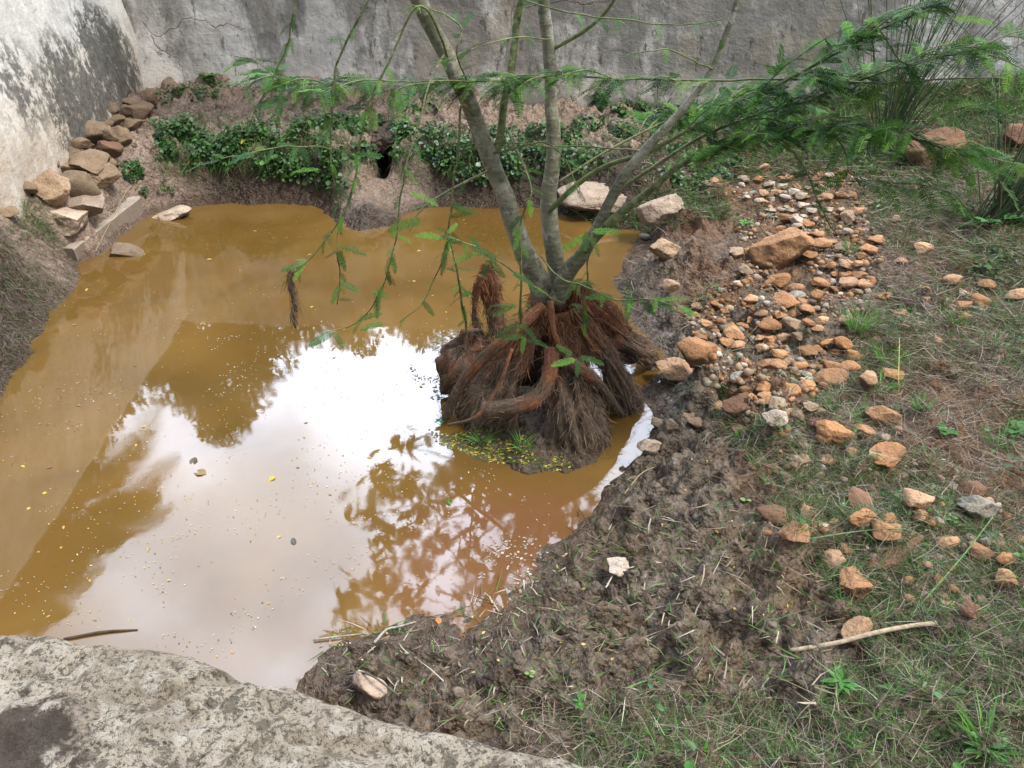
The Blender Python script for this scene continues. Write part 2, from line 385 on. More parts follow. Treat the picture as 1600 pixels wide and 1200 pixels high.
M['twig'] = m_attr('dry_twig', .85, 0, .25, .2)
M['petal'] = m_attr('petal', .5, .1, 0)
M['rush'] = m_attr('rush_stem', .5, .0, .2)
# ------------------------------------------------------------------ terrain height
pond_px = [(-40, 690), (0, 622), (30, 572), (70, 505), (118, 445), (128, 412), (165, 396), (215, 352), (245, 338), (300, 322), (400, 318), (480, 322), (520, 338), (560, 357),
           (610, 352), (645, 330), (700, 322), (760, 326), (830, 322), (870, 332), (940, 352), (1003, 360), (1005, 378), (992, 420), (975, 448), (985, 480), (1015, 520), (1035, 570),
           (1022, 610), (1012, 650), (985, 690), (940, 715), (922, 742), (925, 790), (895, 825), (852, 862), (832, 900), (775, 942), (690, 972), (610, 985), (520, 995), (494, 1010), (488, 1075),
           (450, 1200), (0, 1250), (-500, 1150), (-420, 900), (-150, 750)]
PP = atz([p[0] for p in pond_px], [p[1] for p in pond_px])[:, :2]
_t = catmull(PP, 3)[:-1]; PP = _t
anch = [(400, 320, .50, .34, .10), (560, 340, .50, .45, .10), (720, 320, .5, .34, .10), (850, 322, .44, .36, .10), (950, 345, .26, .4, .12), (250, 330, .42, .42, .16), (180, 370, .38, .3, .28),
        (120, 440, .42, .40, .35), (60, 500, .46, .42, .35), (0, 620, .46, .45, .35), (-150, 750, .4, .4, .3), (1010, 380, .10, .25, .09), (1020, 560, .06, .25, .065), (930, 760, .05, .3, .05),
        (850, 870, .05, .3, .05), (690, 975, .05, .28, .05), (500, 1040, .05, .3, .05), (300, 1300, .2, .3, .1)]
AX = atz([a[0] for a in anch], [a[1] for a in anch])[:, :2]; AV = np.array([a[2:] for a in anch])
bumps = [(1085, 425, .30, .10), (1140, 470, .2, .04), (1065, 625, .12, .06), (960, 745, .10, .055), (1050, 400, .22, .05), (1090, 760, .22, .035), (1180, 920, .25, .03), (1010, 900, .18, .04),
         (1290, 995, .09, .05), (740, 290, .25, .0), (930, 360, .3, .04), (1400, 870, .28, .04), (1230, 300, .6, .06), (430, 165, .5, .05), (760, 170, .5, .03), (745, 648, .18, .17), (890, 640, .17, .17), (800, 600, .24, .18), (860, 540, .28, .17), (840, 662, .14, .10), (1003, 625, .10, -.09), (985, 668, .11, -.11), (955, 700, .10, -.08), (928, 738, .09, -.05), (830, 615, .16, .16), (735, 560, .2, .12), (768, 512, .12, .17), (800, 690, .16, .10), (1170, 380, .15, .05)]
BX = atz([b[0] for b in bumps], [b[1] for b in bumps], .15)[:, :2]
hole = atz(597, 283, .1)[:2]; delta0 = atz(622, 322, .03)[:2]
def wall_line(x):      # y of back wall face at x
    a = atz(240, 142, .60); b = atz(1600, 172, .55); t = (x-a[0])/(b[0]-a[0]); return a[1]+t*(b[1]-a[1])
def height(x, y, fine=True):
    x = np.asarray(x, float); y = np.asarray(y, float)
    d = dpoly(x, y, PP); ins = inpoly(x, y, PP)
    wsum = 0; v = 0
    for a, p in zip(AX, AV):
        w = 1/((x-a[0])**2+(y-a[1])**2+.02)**2; wsum = wsum+w; v = v+w[..., None]*p
    v = v/wsum[..., None]; H, w_, s_ = v[..., 0], v[..., 1], v[..., 2]
    sd_ = np.where(ins, -d, d)+fbm(x*3.1, y*3.1, 1.7, 4)*.10+fbm(x*14, y*14, 1.1, 3)*.022+.006
    ins = sd_ < 0; d = np.abs(sd_); dd = np.minimum(np.maximum(sd_, 0), 4.5)
    z = H*sstep(0, 1, dd/w_)**.8+s_*np.maximum(dd-w_*.8, 0)
    z = np.where(ins, -.16*sstep(0, .5, d), z)
    for (bx, by), b in zip(BX, bumps): z = z+b[3]*np.exp(-((x-bx)**2+(y-by)**2)/(b[2]**2))
    # ground climbs to the right far corner
    z = z+.03*np.maximum(x-1.2, 0)*sstep(3.5, 7, y)*1.3
    mudz = sstep(.0, .25, d)*(~ins)
    z = z+mudz*(fbm(x*1.7, y*1.7, 4., 3)*.035)
    if fine:
        wx_ = fbm(x*4, y*4, 8., 2)*.12; wy_ = fbm(x*4, y*4, 18., 2)*.12
        b1_ = np.abs(fbm((x+wx_)*4.6, (y+wy_)*5.6, 2.3, 4)); b2_ = np.abs(fbm((x+wy_)*12, (y+wx_)*14, 6.3, 3))
        bank = sstep(.15, .35, H); rightg = sstep(1.1, 1.9, x+fbm(x, y, 1., 2)*.5)
        amp = (mudz*.92+.08*(~ins))*(1-.45*rightg)
        b1_ = np.abs(fbm((x+wx_)*3.3, (y+wy_)*4.0, 2.3, 4))
        z = z+amp*(b1_*.34*sstep(-.45, .25, fbm(x*1.6, y*1.6, 31., 2)+.1)-.03+(b2_-.15)*.11*(1-.75*sstep(5, 6.6, y))+np.abs(fbm((x+wx_)*27, (y+wy_)*30, 3., 3))*.020*(1-sstep(4.6, 6, y)))
        z = z+mudz*bank*(fbm(x*9, y*9, 3.3, 4)*.05)
    dm_ = np.exp(-(((x-delta0[0])/.42)**4+((y-delta0[1])/.40)**4)); dm_ = dm_*(~ins)
    z = z*(1-dm_)+dm_*(.05+z*.12+fbm(x*7, y*7, 2., 3)*.03)
    # burrow in the far bank
    hx = np.exp(-((x-hole[0]-.03*np.sin(y*9))/.085)**4); hy = sstep(hole[1]-.25, hole[1]-.05, y)*(1-sstep(hole[1]+.55, hole[1]+.6, y))
    z = z*(1-hx*hy)+(.10)*hx*hy
    return z
fx = np.arange(-5.6, 6.4, .0145); fy = np.concatenate([np.arange(.6, 4.2, .0105), np.arange(4.2, 9.7, .0165)])
gx = np.concatenate([[-60, -40, -25, -15, -10, -7.5], fx, [7.5, 10, 15, 25, 40, 60]]); gy = np.concatenate([[-30, -15, -6, -2, -.5], fy, [10.5, 12, 15, 22, 35, 60, 90]])
GX, GY = np.meshgrid(gx, gy)
GZ = height(GX, GY)
def hgt(x, y):        # bilinear lookup
    x = np.asarray(x, float); y = np.asarray(y, float)
    i = np.clip(np.searchsorted(gx, x)-1, 0, len(gx)-2); j = np.clip(np.searchsorted(gy, y)-1, 0, len(gy)-2)
    tx = np.clip((x-gx[i])/(gx[i+1]-gx[i]), 0, 1); ty = np.clip((y-gy[j])/(gy[j+1]-gy[j]), 0, 1)
    return (GZ[j, i]*(1-tx)+GZ[j, i+1]*tx)*(1-ty)+(GZ[j+1, i]*(1-tx)+GZ[j+1, i+1]*tx)*ty
def hit(px, py, water=True):   # where a line of sight meets the ground (or the water)
    px = np.atleast_1d(np.asarray(px, float)); py = np.atleast_1d(np.asarray(py, float)); d = ray(px, py); t = np.full(px.shape, 1.2); act = np.ones(px.shape, bool)
    for k in range(700):
        p = d*t[:, None]; z = CH+p[:, 2]; g = hgt(p[:, 0], p[:, 1])
        if water: g = np.maximum(g, 0)
        act &= z > g; t = np.where(act, t+np.minimum(np.maximum((z-g)*.5, .006), .08), t)
        if not act.any(): break
    P = d*t[:, None]; P[:, 2] += CH; return P
def hit1(px, py): return hit([px], [py])[0]

# ground colour zones, as soil kinds: R pinkish clay, G laterite, B dark wet bank plus shade painted into the burrow
def zone(x, y):
    d = dpoly(x, y, PP); ins = inpoly(x, y, PP); n = fbm(x*1.5, y*1.5, 9., 4)
    far = sstep(5.6, 6.4, y+n*.4)*(1-sstep(1.0, 1.8, x+n*.5)); top = sstep(.38, .46, GZ if x.shape == GZ.shape else hgt(x, y))
    pink = far*top
    pink = np.maximum(pink, sstep(-2.4, -3.0, x)*sstep(4.6, 5.2, y)*.9)
    delta = np.exp(-(((x-atz(600, 325)[0])/.38)**4+((y-atz(600, 318)[1])/.42)**4)); pink = np.maximum(pink, delta*.8*(~ins))
    rgt = sstep(1.0, 1.5, x+n*.35)*sstep(1.9, 2.4, y+x*.1)*(~ins)
    lat = rgt*sstep(-.25, .25, n+.05)
    stn = atz(1230, 330, .2); lat = np.maximum(lat, .8*np.exp(-((x-2.1)**2/1.0+(y-5.9)**2/1.2)))
    dark = (far*(1-top))*(1-delta); dark = np.maximum(dark, (np.abs(x-hole[0]) < .22)*(np.abs(y-hole[1]-.25) < .4)*1.); dark = np.maximum(dark, sstep(-1.9, -2.4, x)*(1-sstep(4.8, 5.6, y)))  # box around the burrow is coloured dark to stand in for its inner shade
    return np.stack([pink, lat*(1-pink), dark*(1-pink)], -1)
mb = MB(); mb.add(np.stack([GX, GY, GZ], -1).reshape(-1, 3), gridq(len(gy), len(gx)), None, zone(GX, GY).reshape(-1, 3))
tag(mb.build('ground', M['ground']), kind='structure')
# water sheet (stops under the banks)
wx = np.linspace(-5.5, 2.0, 120); wy = np.linspace(.3, 7.6, 120); WX, WY = np.meshgrid(wx, wy)
mb = MB(); mb.add(np.stack([WX, WY, WX*0], -1).reshape(-1, 3), gridq(120, 120)); tag(mb.build('pond_water', M['water']), kind='structure')

# ------------------------------------------------------------------ walls
WA = atz(240, 142, .60); WB = atz(1600, 172, .55); wdir = unit(WB-WA); wdir[2] = 0; wdir = unit(wdir)
LA = WA.copy(); LB = atz(-10, 300, .62); ldir = unit((LB-LA)*np.array([1, 1, 0]))
lnorm = np.array([ldir[1], -ldir[0], 0]); lnorm = lnorm if lnorm[0] > 0 else -lnorm
def LW(px, py):       # a point on the left wall's face
    d = ray(px, py); t = ((LA-np.array([0, 0, CH]))@lnorm)/(d@lnorm); return d*t+np.array([0, 0, CH])
M['wall'] = mk_wall(False); M['lwall'] = mk_wall(True)
def make_wall(name, A, u, nrm, length, start, top, flare, mat, label):
    ls = np.arange(start, length, .03); zs = np.arange(-.3, top, .03)
    Lg, Zg = np.meshgrid(ls, zs)
    P = A[None, None]*np.array([1, 1, 0])+u[None, None]*Lg[..., None]; P[..., 2] = Zg
    off = fbm(Lg*1.3, Zg*1.3, 3, 4)*.03+fbm(Lg*9, Zg*9, 5, 3)*.006+flare(Lg, Zg)
    P = P+nrm*off[..., None]
    back = P[[-1]].copy()-nrm*.25; back2 = back.copy(); back2[..., 2] = -.3
    P = np.concatenate([P, back, back2]); m = MB(); m.add(P.reshape(-1, 3), gridq(P.shape[0], P.shape[1]))
    return tag(m.build(name, mat), label, 'wall')
bn = np.array([wdir[1], -wdir[0], 0]); bn = bn if bn[1] < 0 else -bn
make_wall('plaster_wall', WA, wdir, bn, 12, -.6, 2.05, lambda l, z: .05*sstep(.9, .55, z)+.25*sstep(.35, 0, l)*sstep(1.3, .5, z), M['wall'], 'long grey weathered plaster wall across the back with mouldy streaks')
make_wall('plaster_wall', LA, ldir, lnorm, 7.5, -.5, 1.98, lambda l, z: .22*sstep(2.1, .6, z)-.21, M['lwall'], 'pale leaning plaster wall on the left with black mould patches')

# ------------------------------------------------------------------ stone ledge in the foreground
ed = [(-420, 930), (-200, 960), (0, 985), (60, 988), (120, 1002), (150, 1010), (210, 1012), (290, 1022), (370, 1055), (410, 1072), (450, 1070), (500, 1088), (560, 1108), (640, 1132), (720, 1145), (800, 1165), (870, 1180), (960, 1196), (1060, 1225), (1250, 1280), (1500, 1350)]
ep = atz([e[0] for e in ed], [e[1]-20 for e in ed], 1.0)
ep = catmull(ep, 16)
seg = np.concatenate([[0], np.cumsum(np.linalg.norm(np.diff(ep, axis=0), axis=1))]); uu = np.arange(0, seg[-1], .007)
ep = np.stack([np.interp(uu, seg, ep[:, k]) for k in range(3)], 1)
et = unit(np.gradient(ep, axis=0)); k_ = np.ones(81)/81
et = unit(np.stack([np.convolve(np.pad(et[:, k], 40, mode='edge'), k_, 'valid') for k in range(3)], 1)); en = np.stack([-et[:, 1], et[:, 0], 0*et[:, 0]], 1)
en = np.where((en[:, 1] > 0)[:, None], en, -en)
vs = np.concatenate([np.arange(-1.1, -.04, .007), -.04+.07*np.sin(np.linspace(0, np.pi/2, 12))])
prof_n = np.concatenate([vs, np.full(26, .03)-np.linspace(0, .12, 26)]); prof_z = np.concatenate([np.zeros(len(vs)-12), -.07*(1-np.cos(np.linspace(0, np.pi/2, 12))), np.linspace(-.09, -1.25, 26)])
Pl = ep[:, None]+en[:, None]*(prof_n-.03)[None, :, None]; Pl[..., 2] += prof_z[None]
dz = fbm(Pl[..., 0]*3.2, Pl[..., 1]*3.2, Pl[..., 2]*3, 3)*.055+fbm(Pl[..., 0]*14, Pl[..., 1]*14, Pl[..., 2]*14, 4)*.014-np.maximum(fbm(Pl[..., 0]*6, Pl[..., 1]*9, Pl[..., 2]*6+3, 3)-.15, 0)*.09
topw = (prof_z > -.05)[None]
Pl[..., 2] += np.where(topw, dz, dz*.2); Pl += en[:, None]*np.where(topw, 0*dz, dz)[..., None]
mb = MB(); mb.add(Pl.reshape(-1, 3), gridq(Pl.shape[0], Pl.shape[1])); tag(mb.build('stone_ledge', M['ledge']), 'rough pale stone ledge crusted with dark lichen in the near left corner', 'ledge')

# ------------------------------------------------------------------ stones
def scatter_px(poly, n, water=False):
    xs = [p[0] for p in poly]; ys = [p[1] for p in poly]; o = np.zeros((0, 2))
    while len(o) < n:
        c = np.stack([rng.uniform(min(xs), max(xs), n), rng.uniform(min(ys), max(ys), n)], 1); o = np.vstack([o, c[inpoly(c[:, 0], c[:, 1], poly)]])
    o = o[:n]; P = hit(o[:, 0], o[:, 1]); return P
def ico(sub):
    import bmesh
    bm = bmesh.new(); bmesh.ops.create_icosphere(bm, subdivisions=sub, radius=1); bm.verts.ensure_lookup_table()
    v = np.array([x.co for x in bm.verts]); f = np.array([[q.index for q in p.verts] for p in bm.faces]); bm.free(); return v, f
def rock_mesh(seed, sub=4, planes=11, sharp=.9, nz=.05):
    r = np.random.default_rng(seed); v, f = ico(sub); v = v*1.25
    for k in range(planes):
        n = unit(r.normal(size=3)*np.array([1, 1, .9])); d = r.uniform(.62, .95); s = v@n-d; v = v-np.maximum(s, 0)[:, None]*n*sharp
    v = v*np.array([1, r.uniform(.75, 1.), r.uniform(.62, .85)])
    o = r.uniform(0, 50, 3); dn = unit(v)
    v = v+dn*(fbm(v[:, 0]*1.6+o[0], v[:, 1]*1.6+o[1], v[:, 2]*1.6+o[2], 4)*nz*1.6+fbm(v[:, 0]*7+o[0], v[:, 1]*7, v[:, 2]*7, 2)*nz*.35)[:, None]
    v = v/np.abs(v[:, :2]).max(); m = MB(); m.add(v, None, f); return m.mesh('stone', M['stone'])
RM = [rock_mesh(100+i, 4, random.choice([7, 9, 12, 14]), random.choice([.9, .97, 1.]), .07) for i in range(16)]
RB = [rock_mesh(200+i, 5, 10, .97, .09) for i in range(6)]
PAL = {'o': [(.50, .26, .12), (.46, .255, .13), (.54, .32, .18), (.41, .21, .10), (.48, .30, .18), (.37, .20, .10)], 'p': [(.52, .41, .31), (.50, .39, .30), (.55, .46, .37)],
       't': [(.36, .26, .17), (.40, .28, .18), (.33, .24, .16)], 'g': [(.30, .27, .22), (.34, .31, .26)], 'r': [(.25, .14, .085), (.21, .12, .075)]}
# name, origin, scale, rows (x, y, width, kind[, height])
Z = {'A': (980, 240, 3.75), 'B': (980, 500, 5.), 'C': (1280, 400, 3.75), 'D': (1280, 700, 3.53), 'E': (900, 700, 3.53), 'F': (500, 850, 3.43), 'G': (0, 0, 3.), 'H': (1200, 0, 3.)}
ST = {'A': [(110, 490, 60, 'g'), (470, 185, 60, 'p'), (505, 165, 60, 'o'), (700, 690, 80, 't'), (700, 580, 50, 'o'),
 (1060, 600, 90, 'o'), (1140, 540, 110, 'o'), (1075, 510, 60, 'o'), (1200, 520, 50, 'o'), (1250, 560, 90, 't'), (1460, 510, 80, 'o'), (1440, 570, 70, 'o'), (1395, 560, 50, 'o'), (1375, 600, 50, 'o'), (1285, 660, 95, 'o'), (1200, 660, 65, 'o'), (1358, 650, 60, 'o'), (1372, 715, 90, 'o'), (1300, 765, 105, 'o'), (1405, 765, 80, 'o'), (1225, 715, 50, 'o'), (1280, 720, 60, 'o'), (1130, 770, 85, 'o'), (1110, 835, 60, 'o', 90), (1220, 800, 60, 'o'), (1500, 835, 60, 'o'), (1355, 815, 50, 't'),
 (910, 750, 100, 'o'), (835, 765, 90, 'o'), (995, 795, 90, 'o'), (825, 800, 55, 'p'), (690, 760, 50, 'o'), (765, 740, 50, 't'), (850, 730, 50, 't'), (730, 865, 90, 'o'), (720, 900, 60, 'o'), (915, 850, 65, 'o'), (995, 850, 90, 'g'), (1035, 880, 75, 'o'), (930, 890, 130, 'o', 60), (1065, 925, 95, 'o'), (965, 945, 80, 'o'), (900, 960, 85, 'o'), (790, 940, 70, 'o'), (725, 980, 65, 'o'), (795, 995, 65, 'o'), (840, 1030, 125, 'o', 60), (970, 1010, 105, 't'), (1060, 1000, 65, 'o'), (830, 970, 60, 'o'), (1115, 1030, 70, 'o'), (1150, 985, 70, 'o'),
 (510, 880, 85, 'o'), (590, 920, 75, 'o'), (485, 930, 50, 'o'), (420, 905, 80, 'o'), (405, 865, 40, 'o'), (453, 848, 35, 'o'), (460, 1000, 75, 'o'), (405, 950, 50, 'o'), (430, 1070, 80, 'o'), (510, 1045, 50, 'o'), (600, 1010, 70, 'o'), (685, 1015, 70, 'o'), (390, 1000, 40, 't'),
 (635, 1065, 115, 'o'), (575, 1110, 90, 'o'), (650, 1135, 80, 'o'), (780, 1090, 65, 'o'), (840, 1100, 70, 'o'), (925, 1095, 90, 'o'), (1015, 1075, 75, 't'), (795, 1145, 60, 'o'), (1185, 1120, 80, 'o'), (1275, 1110, 100, 'o', 100), (1230, 1170, 60, 'o'), (1290, 985, 85, 't'),
 (1000, 400, 90, 'p'), (930, 390, 80, 'o'), (970, 340, 45, 'p'), (1035, 310, 60, 'p'), (1075, 340, 60, 'p'), (905, 450, 60, 'o'), (950, 430, 40, 'p'), (1000, 430, 60, 'p'), (1050, 415, 80, 'o'), (880, 410, 40, 'o'), (820, 335, 35, 'p'), (850, 275, 45, 'p'), (780, 285, 60, 'p'), (800, 235, 60, 'o'), (870, 230, 60, 'o'), (930, 260, 60, 'p'), (990, 370, 40, 'p'), (1010, 465, 30, 'p'), (1055, 470, 40, 'o'), (915, 480, 60, 'o'), (960, 460, 50, 'p'), (1115, 480, 70, 'o'), (1170, 255, 70, 'o'), (1250, 250, 60, 'o'), (690, 150, 70, 'p'), (770, 155, 60, 'o'), (840, 185, 60, 'p'), (945, 150, 60, 'o'), (1130, 180, 60, 'o'), (1345, 340, 70, 'r'), (1300, 390, 120, 't'), (800, 90, 70, 'o'), (905, 150, 40, 'o'), (1000, 200, 50, 'o'), (1060, 260, 40, 'o'), (700, 260, 45, 'p'), (860, 380, 35, 'p'), (895, 330, 45, 'p'), (940, 320, 40, 'p'), (1100, 300, 40, 'p'), (740, 230, 40, 'g'), (1320, 235, 50, 'o'), (1040, 370, 40, 'p'), (960, 495, 40, 'o'), (860, 490, 35, 't'), (1170, 430, 50, 'o'), (1230, 470, 50, 't')],
'B': [(1065, 375, 160, 'o'), (1180, 370, 120, 'o'), (1260, 330, 80, 'o', 100), (1210, 280, 130, 'o'), (1420, 275, 150, 'o', 80), (1500, 240, 90, 'o'), (1360, 370, 115, 'o'), (1455, 370, 70, 't'), (975, 420, 100, 't'), (880, 470, 130, 'g'), (740, 500, 60, 'p'), (930, 560, 95, 'o'), (985, 610, 80, 'o'), (1085, 540, 155, 'o'), (1285, 560, 150, 'o'), (1415, 540, 130, 'o'), (1280, 620, 90, 'o'), (1090, 615, 110, 'o'), (1170, 670, 145, 't'), (1330, 735, 130, 't'), (1425, 685, 110, 't'), (1520, 720, 80, 't'), (720, 685, 120, 'o'), (870, 855, 90, 't'), (235, 800, 130, 't', 120), (375, 815, 120, 't', 110), (465, 740, 100, 't'), (535, 805, 130, 't', 80), (1350, 1110, 120, 't'), (1095, 1140, 60, 'o'), (1200, 1175, 150, 'o', 60), (1280, 1165, 50, 'o'), (1550, 1100, 100, 'o'), (1560, 940, 130, 'o'), (1385, 990, 90, 't')],
'C': [(485, 35, 60, 'o'), (630, 190, 45, 'o'), (855, 220, 70, 'p'), (855, 295, 90, 'o'), (960, 285, 120, 'o'), (385, 235, 60, 'o'), (485, 330, 75, 'o'), (700, 500, 60, 'o'), (1000, 410, 60, 'o'), (170, 390, 80, 'o'), (330, 500, 80, 't'), (85, 660, 95, 'o'), (180, 660, 110, 'o'), (70, 735, 150, 'o', 70), (430, 700, 110, 'o'), (205, 590, 100, 'o'), (110, 570, 60, 'o'), (265, 1030, 130, 'o'), (1180, 555, 60, 'r'), (800, 680, 80, 't'), (1170, 230, 100, 'o'), (1000, 180, 90, 'o'), (800, 150, 100, 'o'), (1050, 250, 50, 'o'), (840, 370, 90, 'o'), (640, 255, 40, 'o')],
'D': [(50, 70, 95, 'o'), (185, 30, 80, 'o'), (385, 400, 80, 'o'), (370, 465, 140, 'o', 80), (110, 480, 130, 'o', 60), (90, 410, 60, 'o'), (240, 300, 150, 'r', 100), (560, 310, 140, 'o', 70), (570, 380, 90, 'o', 50), (720, 530, 110, 'o'), (900, 600, 130, 'o'), (1050, 620, 100, 'o'), (1050, 740, 100, 'o', 50), (930, 750, 80, 'o'), (160, 570, 90, 'o'), (80, 640, 130, 'o', 70), (850, 900, 120, 'r'), (250, 970, 60, 'o'), (850, 240, 130, 'r', 80), (20, 450, 70, 'p')],
'E': [(1280, 365, 115, 'o'), (1315, 450, 110, 'o'), (1205, 490, 140, 'o', 90), (1170, 165, 80, 't'), (1195, 245, 60, 't'), (1270, 220, 60, 't'), (1060, 475, 50, 'o'), (1380, 600, 60, 'o'), (1100, 380, 150, 'r', 90)],
'G': [(390, 780, 120, 't', 110), (505, 770, 60, 't'), (335, 735, 90, 't', 70), (430, 650, 150, 't', 110), (515, 655, 60, 't', 80), (565, 650, 60, 't', 90), (490, 530, 110, 't', 70), (545, 565, 60, 't'), (370, 890, 120, 't', 150), (365, 985, 130, 'p', 90), (20, 920, 60, 't'), (640, 540, 100, 't', 60), (690, 470, 80, 't', 60), (620, 590, 70, 't'), (160, 840, 110, 't', 70), (250, 725, 120, 't', 70), (130, 900, 80, 't'), (560, 1180, 130, 't', 50), (205, 780, 80, 't'), (300, 800, 70, 't'), (440, 740, 60, 't'), (470, 600, 80, 't', 50), (380, 690, 70, 't'), (585, 535, 70, 't'), (610, 500, 80, 't', 45), (660, 505, 60, 't'), (90, 850, 80, 't'), (40, 1000, 60, 't')],
'H': [(1170, 640, 120, 'r', 150), (740, 1170, 70, 'o'), (600, 1030, 50, 'o'), (510, 1130, 60, 'o'), (470, 1170, 70, 'o'), (420, 990, 60, 'o')]}
# landmark stones: px, py, w, h, kind, name, label, phrase used to point from
LMK = [(1223, 405, 76, 54, 'o', 'boulder', 'largest orange boulder at the top of the pebble pile', 'the largest orange boulder'),
 (1091, 558, 66, 60, 'o', 'boulder', 'big rough orange boulder standing right of the tree roots', 'the big rough boulder right of the roots'),
 (1053, 583, 48, 38, 'o', 'boulder', 'rounded pale orange boulder leaning against the bigger one by the roots', 'the rounded boulder by the roots'),
 (1155, 643, 50, 36, 'r', 'rock', 'squarish reddish brown rock lying on mud below the pebbles', 'the squarish red-brown rock'),
 (1211, 660, 32, 18, 'p', 'rock', 'flat whitish angular stone lying on the mud', 'the whitish angular stone'),
 (1015, 700, 34, 30, 'p', 'rock', 'pale square-cut stone at the edge of the root puddle', 'the pale square-cut stone at the puddle'),
 (1035, 340, 64, 46, 'p', 'boulder', 'blocky white boulder at the right corner of the pond', 'the blocky white boulder'),
 (945, 322, 130, 52, 'p', 'rock_slab', 'long pinkish slab of rock at the far pond edge behind the stems', 'the long pinkish slab'),
 (1040, 392, 40, 36, 't', 'rock', 'slanting tan stone half sunk in the grey mud mound', 'the slanting tan stone on the mound'),
 (1046, 448, 32, 32, 't', 'rock', 'upright pinkish tan stone at the foot of the mud mound', 'the upright stone below the mud mound'),
 (1150, 399, 24, 18, 't', 'rock', 'reddish grey block between the mud mound and the largest orange boulder', 'the reddish grey block'),
 (1357, 597, 36, 32, 'o', 'rock', 'angular orange grey rock at the right border of the pebble pile', 'the angular rock at the pile border'),
 (1382, 655, 40, 34, 'o', 'rock', 'crumbly brown orange rock in the grass', 'the crumbly brown rock in the grass'),
 (1303, 690, 46, 22, 'o', 'rock', 'smooth flat orange stone below the dark red husk', 'the smooth flat stone below the husk'),
 (1347, 815, 32, 26, 'o', 'rock', 'round bright orange stone in the lower right grass', 'the round bright stone'),
 (1532, 800, 46, 40, 'g', 'rock', 'grey weathered stone near the right side of the picture', 'the grey weathered stone'),
 (1335, 918, 44, 42, 'o', 'boulder', 'lumpy orange rock with a hollow under it', 'the lumpy orange rock with a hollow'),
 (1342, 995, 42, 32, 'o', 'rock', 'orange wedge stone behind the long dry stick', 'the orange wedge stone at the stick'),
 (965, 893, 34, 24, 'p', 'rock', 'pale pointed stone sunk in mud beside the grass tuft', 'the pale pointed stone in mud'),
 (577, 1072, 48, 54, 'p', 'boulder', 'large smooth cream stone on mud behind the near ledge', 'the large cream stone'),
 (1395, 720, 62, 26, 'o', 'rock', 'flat orange rock under dry grass on the right', 'the flat orange rock under dry grass'),
 (1405, 870, 90, 40, 'r', 'rock', 'broad low reddish rock buried in soil on the right', 'the broad low reddish rock'),
 (157, 286, 44, 32, 't', 'rock', 'round tan brown stone in the wall footing above the beam', 'the round stone above the concrete beam'),
 (78, 300, 42, 56, 't', 'boulder', 'tall tan boulder in the footing of the left wall', 'the tall tan boulder of the footing'),
 (105, 353, 52, 42, 'p', 'boulder', 'pale rounded boulder at the left end of the concrete beam', 'the pale boulder at the beam end'),
 (170, 240, 30, 16, 'r', 'rock', 'small slanting reddish slab on top of the footing stones', 'the small slanting slab of the footing'),
 (262, 336, 56, 24, 'p', 'rock', 'low pinkish rock at the waterline right of the concrete beam', 'the low pinkish waterline rock'),
 (1468, 250, 70, 50, 'r', 'boulder', 'rust brown boulder in the grass between the two rush clumps', 'the rust brown boulder by the rushes')]
S1 = {0: 3., 7: 2.}
def put_stone(px, py, w, h, kind, name='stone', big=False, sink=.08):
    P = hit1(px, py+h*.38); dist = np.linalg.norm(P-np.array([0, 0, CH])); wid = w/F*dist
    me = random.choice(RB if big else RM); o = bpy.data.objects.new(name, me); COL.objects.link(o)
    s = wid*.57; down = math.asin((CH-P[2])/dist)
    hz = min(max((h/F*dist-wid*.8*math.sin(down))/math.cos(down), wid*(.34 if h/w < .45 else .8 if big else .62)), wid*1.3)  # height that gives the seen outline
    if (px, py) == (1405, 870): sink = .5
    zr = me_z(me); rot = random.uniform(-.6, .6)+random.choice([0, math.pi])
    o.scale = (s*random.uniform(1.0, 1.12), s*random.uniform(.9, 1.05), hz*.5/zr*1.1)
    o.rotation_euler = (random.uniform(-.16, .16), random.uniform(-.16, .16), rot)
    sink = sink+.14 if (px > 1330 or py > 640) and not big else sink
    sink = .42 if hgt(P[0], P[1]+s*.5) < .0 else sink
    o.location = (P[0], P[1]+s*.5, float(P[2])+hz*(.5-sink))
    c = np.array(random.choice(PAL[kind]))*random.uniform(.85, 1.12); o.color = (*c, 1); return o
_mz = {}
def me_z(me):
    if me.name not in _mz:
        a = np.zeros(len(me.vertices)*3, np.float32); me.vertices.foreach_get('co', a); _mz[me.name] = float(np.abs(a[2::3]).max())
    return _mz[me.name]
for (px, py, w, h, k, nm, lab, ph) in LMK:
    o = put_stone(px, py, w, h, k, nm, True)
    tag(o, lab, {'boulder': 'boulder', 'rock': 'rock', 'rock_slab': 'rock'}[nm])
ORD = ['nearest', 'second', 'third', 'fourth', 'fifth', 'sixth', 'seventh', 'eighth', 'ninth', 'tenth', 'eleventh', 'twelfth'] + ['outer']*40
KN = {'o': 'orange', 'p': 'pale pinkish', 't': 'tan', 'g': 'grey', 'r': 'reddish brown'}
allst = []
for key, rows in ST.items():
    ox, oy, sc = Z[key]
    for r in rows:
        w = r[2]/sc; h = (r[4]/sc) if len(r) > 4 else w*.74
        if key == 'G': w *= 1.22; h *= 1.2
        allst.append((ox+r[0]/sc, oy+r[1]/sc, w, h, r[3], key == 'G'))
